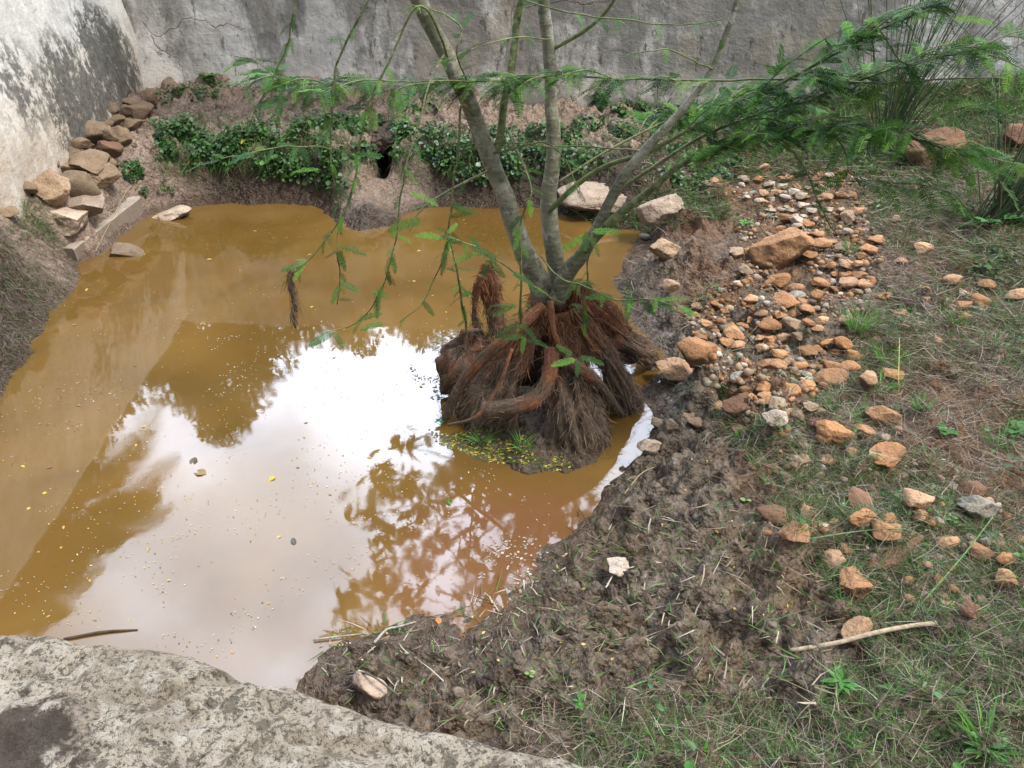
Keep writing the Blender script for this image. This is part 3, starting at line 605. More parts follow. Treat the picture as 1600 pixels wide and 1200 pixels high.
# small pebbles filling the pile
pile = [(1195, 262, 1330, 262, 120), ]
fillp = [[(1180, 270), (1330, 270), (1370, 380), (1250, 385), (1205, 370)], [(1160, 420), (1330, 410), (1320, 600), (1130, 600), (1080, 500)], [(1120, 500), (1200, 480), (1290, 620), (1230, 640), (1140, 600)]]
cnt = [75, 70, 30]
for poly, n in zip(fillp, cnt):
    xs = [p[0] for p in poly]; ys = [p[1] for p in poly]; k = 0
    while k < n:
        x = random.uniform(min(xs), max(xs)); y = random.uniform(min(ys), max(ys))
        if not inpoly(np.array([x]), np.array([y]), poly)[0]: continue
        k += 1
        if any(abs(x-a[0]) < (a[2]*.5+3) and abs(y-a[1]) < (a[3]*.5+3) for a in allst): continue
        if len(allst) > 262: break
        w = random.uniform(8, 17); allst.append((x, y, w, w*.7, random.choice('ooopt' if poly is not fillp[0] else 'pppot'), False))
assign = {}
for i, s in enumerate(allst):
    ds = [((s[0]-l[0])**2+((s[1]-l[1])*1.2)**2, j) for j, l in enumerate(LMK)]; d, j = min(ds); l = LMK[j]
    dx, dy = s[0]-l[0], (s[1]-l[1])*1.2
    sec = ('right of' if dx > 0 else 'left of') if abs(dx) > abs(dy) else ('in front of' if dy > 0 else 'behind')
    assign.setdefault((j, sec), []).append((d, i))
for (j, sec), lst in assign.items():
    lst.sort()
    for rnk, (d, i) in enumerate(lst):
        px, py, w, h, k, left = allst[i]; size = 'large ' if w > 30 else ('small ' if w < 16 else '')
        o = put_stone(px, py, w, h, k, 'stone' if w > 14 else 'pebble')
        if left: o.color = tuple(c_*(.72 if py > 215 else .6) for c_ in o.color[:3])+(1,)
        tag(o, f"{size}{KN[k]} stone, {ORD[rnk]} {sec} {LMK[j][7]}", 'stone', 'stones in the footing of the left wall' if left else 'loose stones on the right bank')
def gravel():
    v, f = ico(2); mb = MB()
    for poly, n in zip([[(1130, 285), (1340, 258), (1390, 400), (1350, 480), (1310, 610), (1250, 650), (1130, 660), (1060, 500), (1160, 420)], [(1200, 640), (1380, 640), (1600, 820), (1600, 960), (1400, 960), (1240, 800)]], (2600, 600)):
        P = scatter_px(poly, n); k = fbm(P[:, 0]*3, P[:, 1]*3, 1., 2) > -.12; P = P[k]
        for p in P:
            s_ = rng.uniform(.004, .014) if rng.random() < .72 else rng.uniform(.014, .028); q = v*np.array([1, .8, .7])*s_*(1+fbm(v[:, 0]*1.3+rng.uniform(0, 60), v[:, 1]*1.3, v[:, 2]*1.3, 2)[:, None]*.55); a = rng.uniform(0, 6.28); c_, d_ = math.cos(a), math.sin(a)
            q = np.stack([q[:, 0]*c_-q[:, 1]*d_, q[:, 0]*d_+q[:, 1]*c_, q[:, 2]], 1); col = np.array(random.choice(PAL[random.choice('ooptg')]))*rng.uniform(.5, 1.05); mb.add(q+p+np.array([0, 0, s_*.3]), None, f, col)
    tag(mb.build('gravel', M['twig']), 'fine gravel and stone chips strewn between the larger stones', 'gravel', kind='stuff')
# clod of earth roofing the burrow
def overhang():
    v, f = ico(5); v = v*np.array([.27, .26, .10]); dn = unit(v); v = v+dn*(fbm(v[:, 0]*9, v[:, 1]*9, v[:, 2]*9, 4)*.09)[:, None]
    m = MB(); m.add(v+np.array([hole[0], hole[1]+.27, .42]), None, f, (.3, 0, .7)); tag(m.build('earth_overhang', M['ground']), kind='structure')
overhang(); gravel()
# concrete beam at the left shore
b0 = hit1(112, 396); b1 = hit1(212, 318)
def beam():
    a = b0.copy(); b = b1.copy(); a[2] += .06; b[2] += .06; u = unit(b-a); n = np.array([-u[1], u[0], 0]); L_ = np.linalg.norm(b-a); m = MB()
    ts = np.linspace(-.04, L_, 40); sec = np.array([(-.055, -.14), (.055, -.14), (.055, -.012), (.045, 0), (-.045, 0), (-.055, -.012)])
    V = []
    for t in ts:
        for s_, z_ in sec:
            p = a+u*t+n*s_+np.array([0, 0, z_]); V.append(p+fbm(p[0]*14, p[1]*14, p[2]*14+t, 3)*.012)
    V = np.array(V); q = gridq(len(ts), 6, True); e = (len(ts)-1)*6
    m.add(V, np.vstack([q, [[0, 1, 2, 3], [0, 3, 4, 5]], [[e+3, e+2, e+1, e], [e+5, e+4, e+3, e]]]), None)
    tag(m.build('concrete_beam', M['concrete'], smooth=False), 'short worn concrete beam lying along the left shore', 'beam')
beam()

# ------------------------------------------------------------------ the tree with the fibrous roots
TB = atz(860, 640); PX = 4.2/F
tree = empty('pond_tree', TB, 'leaning multi-stemmed tree with feathery leaves and hairy brown roots standing in the pond', 'tree')
def path(pts, n=6): 
    P = np.array([aty(p[0], p[1], p[2]) for p in pts]); wd = np.array([p[3]*(.41 if pts[0][3] > 30 else .34 if pts[0][3] > 8 else .27)*np.linalg.norm(P[i]-np.array([0, 0, CH]))/F for i, p in enumerate(pts)])
    Q = catmull(np.hstack([P, wd[:, None]]), n); return Q[:, :3], np.maximum(Q[:, 3], .0012)
STEM = [
 ('trunk', [(848, 470, 3.66, 44), (838, 430, 3.62, 42), (815, 380, 3.6, 38), (787, 300, 3.6, 34), (765, 240, 3.6, 33), (740, 180, 3.6, 31), (705, 100, 3.58, 30), (675, 45, 3.55, 28), (645, -20, 3.5, 27), (590, -160, 3.4, 22), (540, -330, 3.3, 14)]),
 ('trunk', [(872, 460, 3.72, 36), (868, 415, 3.72, 34), (858, 330, 3.75, 31), (866, 250, 3.76, 28), (862, 170, 3.78, 24), (860, 90, 3.8, 22), (850, 0, 3.8, 20), (840, -100, 3.8, 17), (850, -260, 3.8, 11)]),
 ('trunk', [(868, 470, 3.6, 35), (885, 425, 3.58, 33), (912, 392, 3.55, 26), (942, 340, 3.52, 20), (975, 270, 3.5, 20), (1040, 200, 3.5, 16), (1085, 150, 3.5, 13), (1120, 90, 3.5, 11), (1150, 0, 3.5, 9), (1170, -100, 3.5, 6)]),
 ('branch', [(768, 262, 3.6, 20), (783, 200, 3.62, 18), (795, 120, 3.64, 17), (808, 40, 3.66, 16), (822, -60, 3.66, 13), (830, -200, 3.7, 8)]),
 ('branch', [(866, 75, 3.8, 11), (910, 50, 3.75, 10), (945, 20, 3.7, 8), (968, -20, 3.66, 7), (990, -100, 3.6, 5)]),
 ('branch', [(900, 402, 3.56, 24), (960, 342, 3.46, 19), (1010, 300, 3.4, 16), (1060, 262, 3.34, 14), (1120, 235, 3.27, 12), (1190, 212, 3.2, 9), (1300, 205, 3.1, 7), (1420, 215, 3.0, 5.5), (1530, 250, 2.9, 3)]),
 ('branch', [(858, 330, 3.72, 13), (900, 290, 3.64, 13), (945, 260, 3.58, 12), (1010, 238, 3.5, 11), (1080, 200, 3.42, 10), (1140, 165, 3.36, 9), (1210, 135, 3.28, 8), (1290, 92, 3.2, 7), (1370, 48, 3.1, 6), (1450, 15, 3.02, 5), (1530, -25, 2.95, 3)]),
 ('branch', [(960, 302, 3.5, 9), (1030, 255, 3.5, 8), (1100, 212, 3.45, 7), (1180, 180, 3.4, 6), (1260, 158, 3.35, 6), (1335, 128, 3.3, 5), (1440, 95, 3.2, 4), (1560, 72, 3.1, 2.5)]),
 ('branch', [(872, 285, 3.78, 7), (950, 235, 3.85, 7), (1040, 190, 3.95, 6), (1110, 165, 4.0, 4), (1190, 150, 4.05, 3)]),
 ('twig', [(1010, 238, 3.5, 5), (940, 229, 3.55, 4.5), (860, 228, 3.58, 4), (790, 222, 3.6, 3), (720, 226, 3.62, 2)]),
 ('twig', [(1570, 120, 3.2, 3), (1400, 128, 3.25, 5), (1250, 124, 3.3, 6), (1100, 127, 3.35, 6), (980, 125, 3.4, 6), (860, 117, 3.45, 5.5), (760, 128, 3.45, 5), (600, 128, 3.45, 4), (500, 132, 3.45, 3), (405, 122, 3.45, 2)]),
 ('twig', [(705, 100, 3.58, 7), (660, 10, 3.2, 6), (620, 72, 3.15, 6), (590, 130, 3.12, 6), (568, 190, 3.1, 6), (556, 262, 3.1, 6), (548, 305, 3.1, 6), (530, 342, 3.08, 5), (495, 392, 3.06, 4), (455, 432, 3.05, 3)]),
 ('twig', [(610, -60, 3.3, 7), (575, 2, 3.2, 6), (545, 55, 3.2, 6), (525, 105, 3.2, 6), (518, 190, 3.2, 6), (517, 245, 3.2, 5), (525, 300, 3.2, 4), (532, 345, 3.2, 3)]),
 ('twig', [(695, 85, 3.5, 6), (672, 130, 3.3, 5), (655, 190, 3.2, 5), (640, 235, 3.15, 5), (628, 285, 3.1, 5), (622, 350, 3.1, 4), (607, 420, 3.08, 4), (580, 480, 3.05, 4), (545, 510, 3.04, 3), (500, 520, 3.04, 2)]),
 ('twig', [(740, 180, 3.55, 6), (722, 165, 3.5, 7), (716, 230, 3.48, 7), (708, 290, 3.46, 6), (702, 350, 3.44, 5), (690, 410, 3.42, 4), (662, 470, 3.4, 3), (625, 503, 3.4, 2.5)]),
 ('twig', [(500, -60, 3.4, 5), (462, 5, 3.4, 5), (452, 60, 3.4, 5), (435, 105, 3.4, 4), (412, 150, 3.4, 4), (385, 205, 3.4, 2)]),
 ('twig', [(770, 262, 3.58, 8), (720, 290, 3.5, 7), (680, 310, 3.42, 6), (650, 335, 3.38, 5), (640, 360, 3.35, 3)]),
 ('twig', [(766, 240, 3.6, 8), (810, 230, 3.45, 6), (850, 222, 3.4, 5), (880, 245, 3.35, 4), (905, 300, 3.3, 3)]),
 ('twig', [(740, 150, 3.6, 6), (715, 90, 3.3, 5), (720, 45, 3.3, 5), (690, 20, 3.3, 4), (640, 10, 3.3, 2)]),
 ('twig', [(790, 200, 3.62, 6), (830, 290, 3.3, 5), (812, 350, 3.28, 6), (814, 420, 3.3, 7), (813, 512, 3.35, 7)]),
 ('twig', [(699, 365, 3.3, 4), (712, 420, 3.35, 6), (722, 470, 3.4, 7), (730, 522, 3.48, 8)]),
 ('twig', [(925, 370, 3.3, 3), (920, 400, 3.32, 5), (915, 460, 3.38, 6), (911, 512, 3.42, 7)]),
 ('twig', [(877, 473, 3.45, 6), (845, 455, 3.3, 5), (812, 432, 3.2, 5), (768, 402, 3.1, 5), (735, 383, 3.05, 4), (692, 368, 3.0, 3)]),
 ('twig', [(845, 400, 3.5, 5), (873, 433, 3.35, 5), (925, 452, 3.2, 5), (967, 470, 3.1, 5), (1017, 468, 3.0, 4), (1060, 478, 2.95, 2)]),
 ('twig', [(1112, 108, 3.5, 5), (1080, 92, 3.42, 4), (1045, 78, 3.36, 4), (985, 84, 3.3, 3)]),
 ('twig', [(1200, 212, 3.2, 4), (1245, 245, 3.15, 5), (1270, 290, 3.1, 5), (1290, 340, 3.05, 4), (1325, 380, 3.0, 3)]),
 ('twig', [(1300, 205, 3.1, 4), (1320, 235, 3.05, 4), (1330, 270, 3.0, 2)]),
 ('twig', [(1420, 218, 3.0, 3), (1470, 180, 2.95, 4), (1530, 165, 2.9, 3), (1600, 155, 2.85, 2)]),
 ('twig', [(531, 342, 3.08, 3), (527, 390, 3.05, 4), (531, 435, 3.05, 4), (526, 475, 3.05, 3)]),
 ('twig', [(517, 235, 3.2, 4), (480, 228, 3.12, 4), (420, 232, 3.05, 4), (345, 250, 3.0, 3)]),
 ('twig', [(1480, 235, 2.95, 3), (1540, 245, 2.9, 3), (1610, 262, 2.85, 2)]),
 ('twig', [(1190, 140, 3.3, 4), (1230, 100, 3.25, 4), (1290, 60, 3.2, 3), (1340, 40, 3.15, 2)]),
 ('twig', [(820, 0, 3.6, 4), (870, 15, 3.5, 4), (960, 30, 3.4, 4), (1060, 40, 3.3, 3), (1130, 30, 3.2, 2)]),
 ('twig', [(862, 60, 3.7, 4), (800, 60, 3.5, 4), (740, 75, 3.4, 3), (680, 100, 3.3, 2)]),
 ('twig', [(1370, 48, 3.1, 4), (1420, 100, 3.05, 4), (1500, 75, 3.0, 3), (1570, 70, 2.95, 2)]),
 ('twig', [(1180, 285, 3.2, 2), (1290, 282, 3.05, 3), (1400, 285, 2.98, 3), (1480, 300, 2.9, 3), (1510, 325, 2.88, 2)]),
]
def bark_col(wd): return (1.0, 1.0, 1.0) if wd > .02 else ((.8, .95, .55) if wd > .007 else (.75, .85, .45))
LEAFG = np.array([[.065, .19, .02], [.10, .26, .03], [.14, .29, .04], [.04, .13, .02], [.055, .18, .04]])
def leaf_cols(n, k=1.): return LEAFG[rng.integers(0, len(LEAFG), n)]*rng.uniform(.4, 1.2, (n, 1))*k*.85
def spray(fo, P, f0, dens, ln, droop=.25):
    seg = np.concatenate([[0], np.cumsum(np.linalg.norm(np.diff(P, axis=0), axis=1))]); n = max(int(seg[-1]*(1-f0)*dens), 1)
    s = np.sort(rng.uniform(f0, 1, n))*seg[-1]; O = np.stack([np.interp(s, seg, P[:, k]) for k in range(3)], 1)
    T = unit(np.gradient(P, axis=0)); D = np.stack([np.interp(s, seg, T[:, k]) for k in range(3)], 1)
    sg = np.where(np.arange(n) % 2, 1, -1)[:, None]; side = unit(np.cross(D, np.array([0, 0, 1.]))+rng.normal(size=(n, 3))*.15)
    Dl = unit(D*rng.uniform(.3, .8, (n, 1))+side*sg+np.array([0, 0, 1.])*rng.uniform(-.35, .25, (n, 1)))
    Nn = unit(np.array([0, 0, 1.])+rng.normal(size=(n, 3))*.3)
    pinnate(fo, O, Dl, Nn, rng.uniform(.7, 1.2, n)*ln, leaf_cols(n), 19, droop=droop)
for kind, pts in STEM:
    P, wd = path(pts); mb = MB(); big = wd.max() > .02
    if kind == 'twig' and wd.max() < .012:
        P = P+np.stack([fbm(P[:, 0]*9, P[:, 2]*9, k*3.1, 2) for k in range(3)], 1)*.012
    if big: P = P+np.stack([fbm(P[:, 0]*3, P[:, 2]*3, k*3.1, 2) for k in range(3)], 1)*.02
    P = catmull(P, 2); wd = np.interp(np.linspace(0, 1, len(P)), np.linspace(0, 1, len(wd)), wd)
    tube(mb, P, wd, 14 if big else 6, bark_col(wd.mean()), noise=.004 if big else .0, ns=16)
    if big and kind == 'trunk':       # small bud knots
        for k in range(16):
            i = random.randrange(4, len(P)-4); a = unit(rng.normal(size=3)); q = P[i]+a*wd[i]*.8
            tube(mb, np.array([q, q+a*.006, q+a*.010+np.array([0, 0, .004])]), np.array([.006, .004, .001]), 5, (.7, .65, .5))
    so_ = mb.build(kind, M['bark'], tree)
    fo = MB(); xs = [p[0] for p in pts]; right = max(xs) > 1180 and not (pts[0][0] == 1200)
    if kind == 'twig': spray(fo, P, .25 if not right else .1, 38 if right else 26, .12 if right else .075)
    elif kind == 'branch': spray(fo, P, .42 if right else .5, 40 if right else 12, .135)
    elif len(pts) > 8: spray(fo, P, .72, 14, .12)
    if fo.n: fo.build('foliage', M['leaf'], so_).matrix_parent_inverse = Matrix.Identity(4)
# side sprays on the right: fine twigs with feathery leaves, all growing from the long branches
def side_twigs():
    roots = [STEM[k] for k in (5, 6, 7, 8, 10)]; 
    for kind, pts in roots:
        P, wd = path(pts); n = 21
        for k in range(n):
            m = MB(); fo = MB()
            i = int(len(P)*(.38+.6*k/n)); a = P[min(i, len(P)-1)]; b = P[min(i+2, len(P)-1)]; T = unit(b-a+1e-6); sd_ = unit(np.cross(T, [0, 0, 1.]))*random.choice([-1, 1])
            L_ = random.uniform(.15, .38); e = a+(T*.75+sd_*random.uniform(.2, .8)+np.array([0, 0, random.uniform(-.35, .12)]))*L_
            if e[2] > 2.4-e[1]*.1 and False: continue
            Q = catmull(np.array([a, (a+e)/2+np.array([0, 0, .03]), e]), 5); tube(m, Q, np.linspace(.0035, .0015, len(Q)), 5, (.8, .9, .5)); spray(fo, Q, .1, 56, .115)
            o = m.build('twig', M['bark'], tree); fo.build('foliage', M['leaf'], o).matrix_parent_inverse = Matrix.Identity(4)
side_twigs()
# single leaf sprays low round the root crown: px, py, angle(deg, screen), length px, Y
low = [(765, 405, 60, 45, 3.1), (765, 405, 110, 45, 3.1), (745, 395, 160, 40, 3.1), (800, 425, 30, 40, 3.15), (690, 372, 200, 45, 3.0), (700, 365, -60, 30, 3.0), (735, 385, 20, 45, 3.05), (815, 505, 150, 50, 3.1), (815, 505, 50, 45, 3.1), (820, 525, 100, 35, 3.08), (820, 530, 10, 40, 3.08), (820, 525, 180, 38, 3.08),
       (905, 560, 95, 38, 2.95), (900, 562, 170, 40, 2.95), (905, 558, 10, 42, 2.95), (895, 555, 220, 35, 2.95), (920, 368, 60, 45, 3.3), (918, 368, 150, 48, 3.3), (925, 362, -10, 48, 3.3), (918, 360, 100, 40, 3.3), (985, 465, 100, 50, 3.05), (1017, 468, 20, 50, 3.0), (1030, 470, -20, 45, 3.0), (1000, 466, 60, 45, 3.0), (960, 465, 190, 45, 3.1), (1060, 478, 30, 35, 2.95), (530, 390, 80, 45, 3.05), (530, 385, 10, 45, 3.05), (530, 440, 30, 35, 3.05), (520, 520, 150, 50, 3.04), (520, 518, 60, 40, 3.04), (560, 500, -30, 40, 3.04), (580, 455, 20, 30, 3.05), (660, 470, 60, 35, 3.4), (600, 505, 170, 40, 3.2), (805, 478, 160, 40, 3.2), (810, 480, 200, 45, 3.2), (470, 415, 170, 35, 3.05), (640, 300, 20, 50, 3.2), (600, 245, 200, 50, 3.15), (660, 345, 170, 60, 3.3), (705, 320, 20, 40, 3.4), (500, 265, 190, 45, 3.1), (400, 240, 170, 50, 3.0), (345, 250, 175, 60, 3.0)]
fo = MB(); O = []; D = []; Ln = []
for px, py, an, ln, Y in low:
    a = aty(px, py, Y); e = aty(px+ln*math.cos(R(an)), py+ln*math.sin(R(an))*.75, Y-.05*math.sin(R(an))); O.append(a); D.append(e-a); Ln.append(np.linalg.norm(e-a)*.95)
O = np.array(O); D = np.array(D); Ln = np.array(Ln); pinnate(fo, O, D, unit(np.array([0, -.5, .9])+rng.normal(size=(len(O), 3))*.25), Ln, leaf_cols(len(O), 1.2)*np.array([.95, .97, 1.3]), 17, .2)
fo.build('leaf_spray', M['leaf'], tree)
# leafy twig end reaching in on the left, with yellowing leaves
# ---- roots
def rootcol(V):
    z = V[:, 2]; n = fbm(V[:, 0]*9, V[:, 1]*9, V[:, 2]*9, 3); k = sstep(.2, .55, z+n*.4)[:, None]
    a = np.array([.125, .092, .066]); b = np.array([.17, .076, .040]); return (a*(1-k)+b*k)*(1+n[:, None]*.5)
def leg(name, pts, fib, flat=.6, noise=.03, core=True, par=None, fl=.065, fw=.0026, jit=.35):
    """pts: px, py, Y (or None for on the water), half width in px"""
    P = []
    for p in pts: P.append(aty(p[0], p[1], p[2]) if p[2] else atz(p[0], p[1], .0))
    P = np.array(P); wd = np.array([p[3]*PX for p in pts]); Q = catmull(np.hstack([P, wd[:, None]]), 12); noise = noise*.8; C_, w = Q[:, :3], np.maximum(Q[:, 3], .004)
    mb = MB(); V = tube(mb, C_, w, 64, rootcol, noise=noise, ns=13, rb=w*flat, flute=.45 if w.max() > .06 else .1); sides = 64
    G = V[:len(C_)*sides].reshape(len(C_), sides, 3)
    # fibres: hang along the leg from random surface points
    i = rng.integers(0, len(C_)-2, fib); j = rng.integers(0, sides, fib); f = rng.random((fib, 1)); jj = (j+1) % sides; g = rng.random((fib, 1))
    B = (G[i, j]*(1-f)+G[i+1, j]*f)*(1-g)+(G[i, jj]*(1-f)+G[i+1, jj]*f)*g
    D = unit(unit(G[np.minimum(i+2, len(C_)-1), j]-G[i, j])+rng.normal(size=(fib, 3))*jit); outw = unit(B-C_[i]); B = B+outw*rng.uniform(-.004, .014, (fib, 1)); D = unit(D+outw*rng.uniform(-.05, .12, (fib, 1))+rng.normal(size=(fib, 3))*(rng.random((fib, 1)) < .35)*.7)
    L_ = rng.uniform(.4, 1.2, fib)*fl; c = rootcol(B)*rng.uniform(.35, 2.3, (fib, 1)); dry = rng.random(fib) < .12; c[dry] = np.array([.26, .19, .13])*rng.uniform(.7, 1.1, (dry.sum(), 1))
    blades(mb, B, D, L_, rng.uniform(.6, 1.4, fib)*fw, rng.normal(size=(fib, 3))*.12+np.array([0, 0, -.15]), c)
    return mb.build(name, M['fibre'], par or tree)
leg('root_mat', [(858, 450, 3.68, 24), (858, 500, 3.7, 36), (866, 560, 3.74, 42), (868, 610, 3.78, 36), (862, 640, 3.8, 26)], 3600)
leg('root_mat', [(846, 475, 3.6, 10), (818, 525, 3.52, 24), (785, 580, 3.48, 38), (760, 625, 3.45, 56), (748, 655, 3.47, 68), (744, 668, 3.47, 60)], 6500, .36, fl=.075, noise=.045)
leg('root_mat', [(874, 490, 3.58, 16), (888, 550, 3.48, 24), (894, 600, 3.38, 32), (900, 645, 3.28, 42), (905, 690, 3.24, 46), (906, 715, 3.21, 34)], 6000, .6, fl=.075, noise=.05)
leg('root_mat', [(895, 480, 3.62, 18), (932, 535, 3.56, 22), (962, 580, 3.56, 18), (982, 630, 3.6, 26), (985, 645, 3.57, 18)], 2600, .7)
leg('root_mat', [(905, 470, 3.66, 24), (945, 510, 3.74, 30), (985, 540, 3.92, 28), (1022, 562, 4.04, 14)], 2400, .8)
leg('root_mat', [(838, 520, 3.76, 26), (826, 580, 3.8, 38), (818, 632, 3.84, 34)], 1200)  # inner mat added behind the left gap so the hollow looks dark
leg('root_mat', [(925, 520, 3.8, 24), (955, 575, 3.86, 32), (972, 606, 3.9, 26)], 1000)  # likewise added to darken the hollow between the right legs
leg('root_mat', [(735, 515, 3.75, 18), (735, 545, 3.72, 34), (725, 580, 3.65, 38), (712, 612, 3.74, 30)], 1500, .7)
leg('root_mat', [(905, 440, 3.68, 12), (915, 470, 3.68, 22), (940, 500, 3.7, 26), (960, 535, 3.72, 22)], 1300, .8)
leg('root', [(848, 478, 3.55, 8), (800, 520, 3.44, 9), (750, 565, 3.42, 9), (715, 610, 3.45, 8), (697, 652, 3.46, 6)], 260, 1, .006)
leg('root', [(862, 545, 3.4, 12), (858, 590, 3.3, 11), (835, 622, 3.24, 12), (795, 637, 3.24, 12), (755, 640, 3.28, 12)], 350, .9, .008)
leg('root', [(880, 560, 3.35, 10), (925, 590, 3.36, 9), (950, 620, 3.44, 8), (972, 648, 3.52, 5)], 260, .9, .008)
leg('root', [(960, 530, 3.62, 12), (990, 545, 3.8, 11), (1018, 556, 4.0, 7), (1032, 570, 4.05, 3)], 260, .9, .008)
leg('root', [(860, 470, 3.5, 5), (866, 520, 3.42, 4), (880, 550, 3.36, 3)], 30, 1, .002)
leg('root', [(800, 545, 3.2, 2.5), (780, 600, 3.14, 2.5), (745, 650, 3.1, 2.5), (700, 664, 3.16, 2)], 20, 1, .001, fl=.03)
# upright hairy stump behind on the left
stump = empty('root_stump', atz(765, 512), 'small dark hairy root stump standing in the water left of the trunk', 'stump')
def leg2(*a, **k): return leg(*a, par=stump, **k)
leg2('root_mat', [(760, 412, 4.05, 8), (762, 440, 4.05, 17), (768, 470, 4.04, 15), (775, 505, 4.02, 14), (778, 522, 4.0, 15)], 800, fl=.08)
leg2('root', [(752, 430, 4.0, 8), (743, 460, 4.0, 6), (742, 490, 4.0, 5), (744, 512, 4.0, 7)], 220, fl=.05)
# dead strip hanging from the twig
dm = MB(); Pd = np.array([aty(x, y, 3.05) for x, y in ((454, 424), (452, 436), (458, 455), (461, 475), (458, 492), (462, 512))]); Pd = catmull(Pd, 5)
tube(dm, Pd, np.interp(np.linspace(0, 1, len(Pd)), [0, .3, .7, 1], [.006, .016, .010, .003]), 8, (.14, .095, .06), noise=.012, ns=30)
n = 160; i = rng.integers(0, len(Pd)-3, n); blades(dm, Pd[i]+rng.normal(size=(n, 3))*.008, np.array([0, 0, -1.])+rng.normal(size=(n, 3))*.25, rng.uniform(.03, .07, n), np.full(n, .003), rng.normal(size=(n, 3))*.1, np.array([[.16, .11, .07]])*rng.uniform(.5, 1.5, (n, 1)))
tag(dm.build('dead_strip', M['fibre']), 'withered brown strip hanging from a twig over the open water', 'dead leaf')

# mud banklet and weeds round the roots
def world_scatter(n, x0, x1, y0, y1, dens):
    o = []; k = 0
    while k < n:
        x = rng.uniform(x0, x1, n); y = rng.uniform(y0, y1, n); keep = (rng.random(n) < dens(x, y)) & ~inpoly(x, y, PP); o.append(np.stack([x[keep], y[keep]], 1)); k += keep.sum()
    o = np.concatenate(o)[:n]; return np.column_stack([o, hgt(o[:, 0], o[:, 1])])
# ------------------------------------------------------------------ grass
def proj(P):
    q = P-np.array([0, 0, CH]); f = q[:, 1]*cp_-q[:, 2]*sp_; v = q[:, 1]*sp_+q[:, 2]*cp_; f = np.maximum(f, .05); return 800+q[:, 0]/f*F, 600-v/f*F
mudzone = [(980, 370), (1160, 350), (1170, 440), (1090, 480), (1120, 600), (1160, 700), (1200, 760), (1290, 900), (1330, 1030), (1260, 1100), (1060, 1060), (820, 1100), (500, 1060), (490, 990), (690, 960), (900, 800), (920, 740), (1010, 640), (990, 470)]
stonez = [(1130, 290), (1330, 265), (1380, 400), (1350, 470), (1310, 600), (1260, 640), (1150, 640), (1080, 500), (1160, 420)]
def gdens(x, y):
    P = np.column_stack([x, y, hgt(x, y)]); px, py = proj(P); n = fbm(x*1.3, y*1.3, 5, 3); m = inpoly(px+n*60, py+n*40, mudzone); s = inpoly(px, py, stonez)
    d = np.ones(x.shape); d[m] = .025; d[s] = .08; 
    left = px < 1000; d[left & ~m & (py < 330)] = .0; d[(px < 1150) & (py < 300) & (py > 140)] *= .3
    d = d*np.where(y > 5.2, 1., 1.)*np.where((py > 1000) & (px < 1150), .75, 1)
    return d*sstep(-.6, .1, n+.2)*np.clip(3.2/np.maximum(y, 1), .35, 1)*(px > 430)*(y < wall_line(x)-.0)
def near_w(P): return (P[:, 1])
GREEN = np.array([[.09, .22, .04], [.14, .30, .06], [.05, .13, .03], [.18, .29, .10], [.10, .20, .07]]); DRY = np.array([[.42, .34, .24], [.24, .17, .11], [.52, .46, .37], [.13, .085, .05], [.33, .28, .21]])
P = world_scatter(165000, .0, 6.2, .9, 9.3, gdens); n = len(P); a = rng.uniform(0, 2*np.pi, n)
patch = fbm(P[:, 0]*1.2, P[:, 1]*1.2, 12., 3); 
B = P+np.stack([0*a, 0*a, rng.uniform(-.004, .035, n)], 1)
D = np.stack([np.cos(a), np.sin(a), rng.uniform(-.05, .45, n)], 1)
mb = MB(); blades(mb, B, D, rng.uniform(.03, .16, n), rng.uniform(.0012, .0028, n)*np.clip(P[:, 1]/3, .9, 2.2), rng.normal(size=(n, 3))*np.array([.4, .4, .15]), DRY[rng.integers(0, 5, n)]*rng.uniform(.5, 1.15, (n, 1)))
tag(mb.build('dry_grass', M['grass']), 'matted dry grass straw covering the soil on the right bank', 'grass', kind='stuff')
def gdens2(x, y):
    n = fbm(x*1.1, y*1.1, 21., 3); P = np.column_stack([x, y, hgt(x, y)]); px, py = proj(P)
    k = sstep(-.4, .15, n); k = np.maximum(k, sstep(6.6, 7.4, y)*.9); k = np.maximum(k, .9*(py > 1100)*(px > 900)); return gdens(x, y)*k
P = world_scatter(240000, .0, 6.2, .9, 9.3, gdens2); n = len(P); a = rng.uniform(0, 2*np.pi, n); 
D = np.stack([np.cos(a), np.sin(a), rng.uniform(.2, 1.6, n)], 1); B = P-np.array([0, 0, .004])
far = sstep(5, 8, P[:, 1])
mb = MB(); blades(mb, B, D, rng.uniform(.03, .10, n)*(1+far*.9), rng.uniform(.0022, .0048, n)*(1+far*1.3), rng.normal(size=(n, 3))*.25-np.array([0, 0, .2]), GREEN[rng.integers(0, 5, n)]*rng.uniform(.6, 1.25, (n, 1)))
tag(mb.build('green_grass', M['grass']), 'short green grass growing through the dry straw on the right bank', 'grass', kind='stuff')
# cut blades and straw pressed into the mud
P = scatter_px([(500, 985), (700, 960), (900, 850), (1150, 760), (1300, 900), (1330, 1100), (1050, 1190), (850, 1170), (500, 1070)], 2000); n = len(P); a = rng.uniform(0, 2*np.pi, n)
gsel = rng.random(n) < .45; C = np.where(gsel[:, None], GREEN[rng.integers(0, 5, n)], DRY[rng.integers(0, 5, n)]*1.1)
mb = MB(); blades(mb, P+np.array([0, 0, .006]), np.stack([np.cos(a), np.sin(a), rng.uniform(-.02, .25, n)], 1), rng.uniform(.02, .11, n), rng.uniform(.0015, .0065, n), rng.normal(size=(n, 3))*np.array([.2, .2, .05]), C*rng.uniform(.7, 1.3, (n, 1)), side=None)
tag(mb.build('grass_clippings', M['grass']), 'scattered cut grass blades and straw lying on the grey mud', 'grass clippings', kind='stuff')
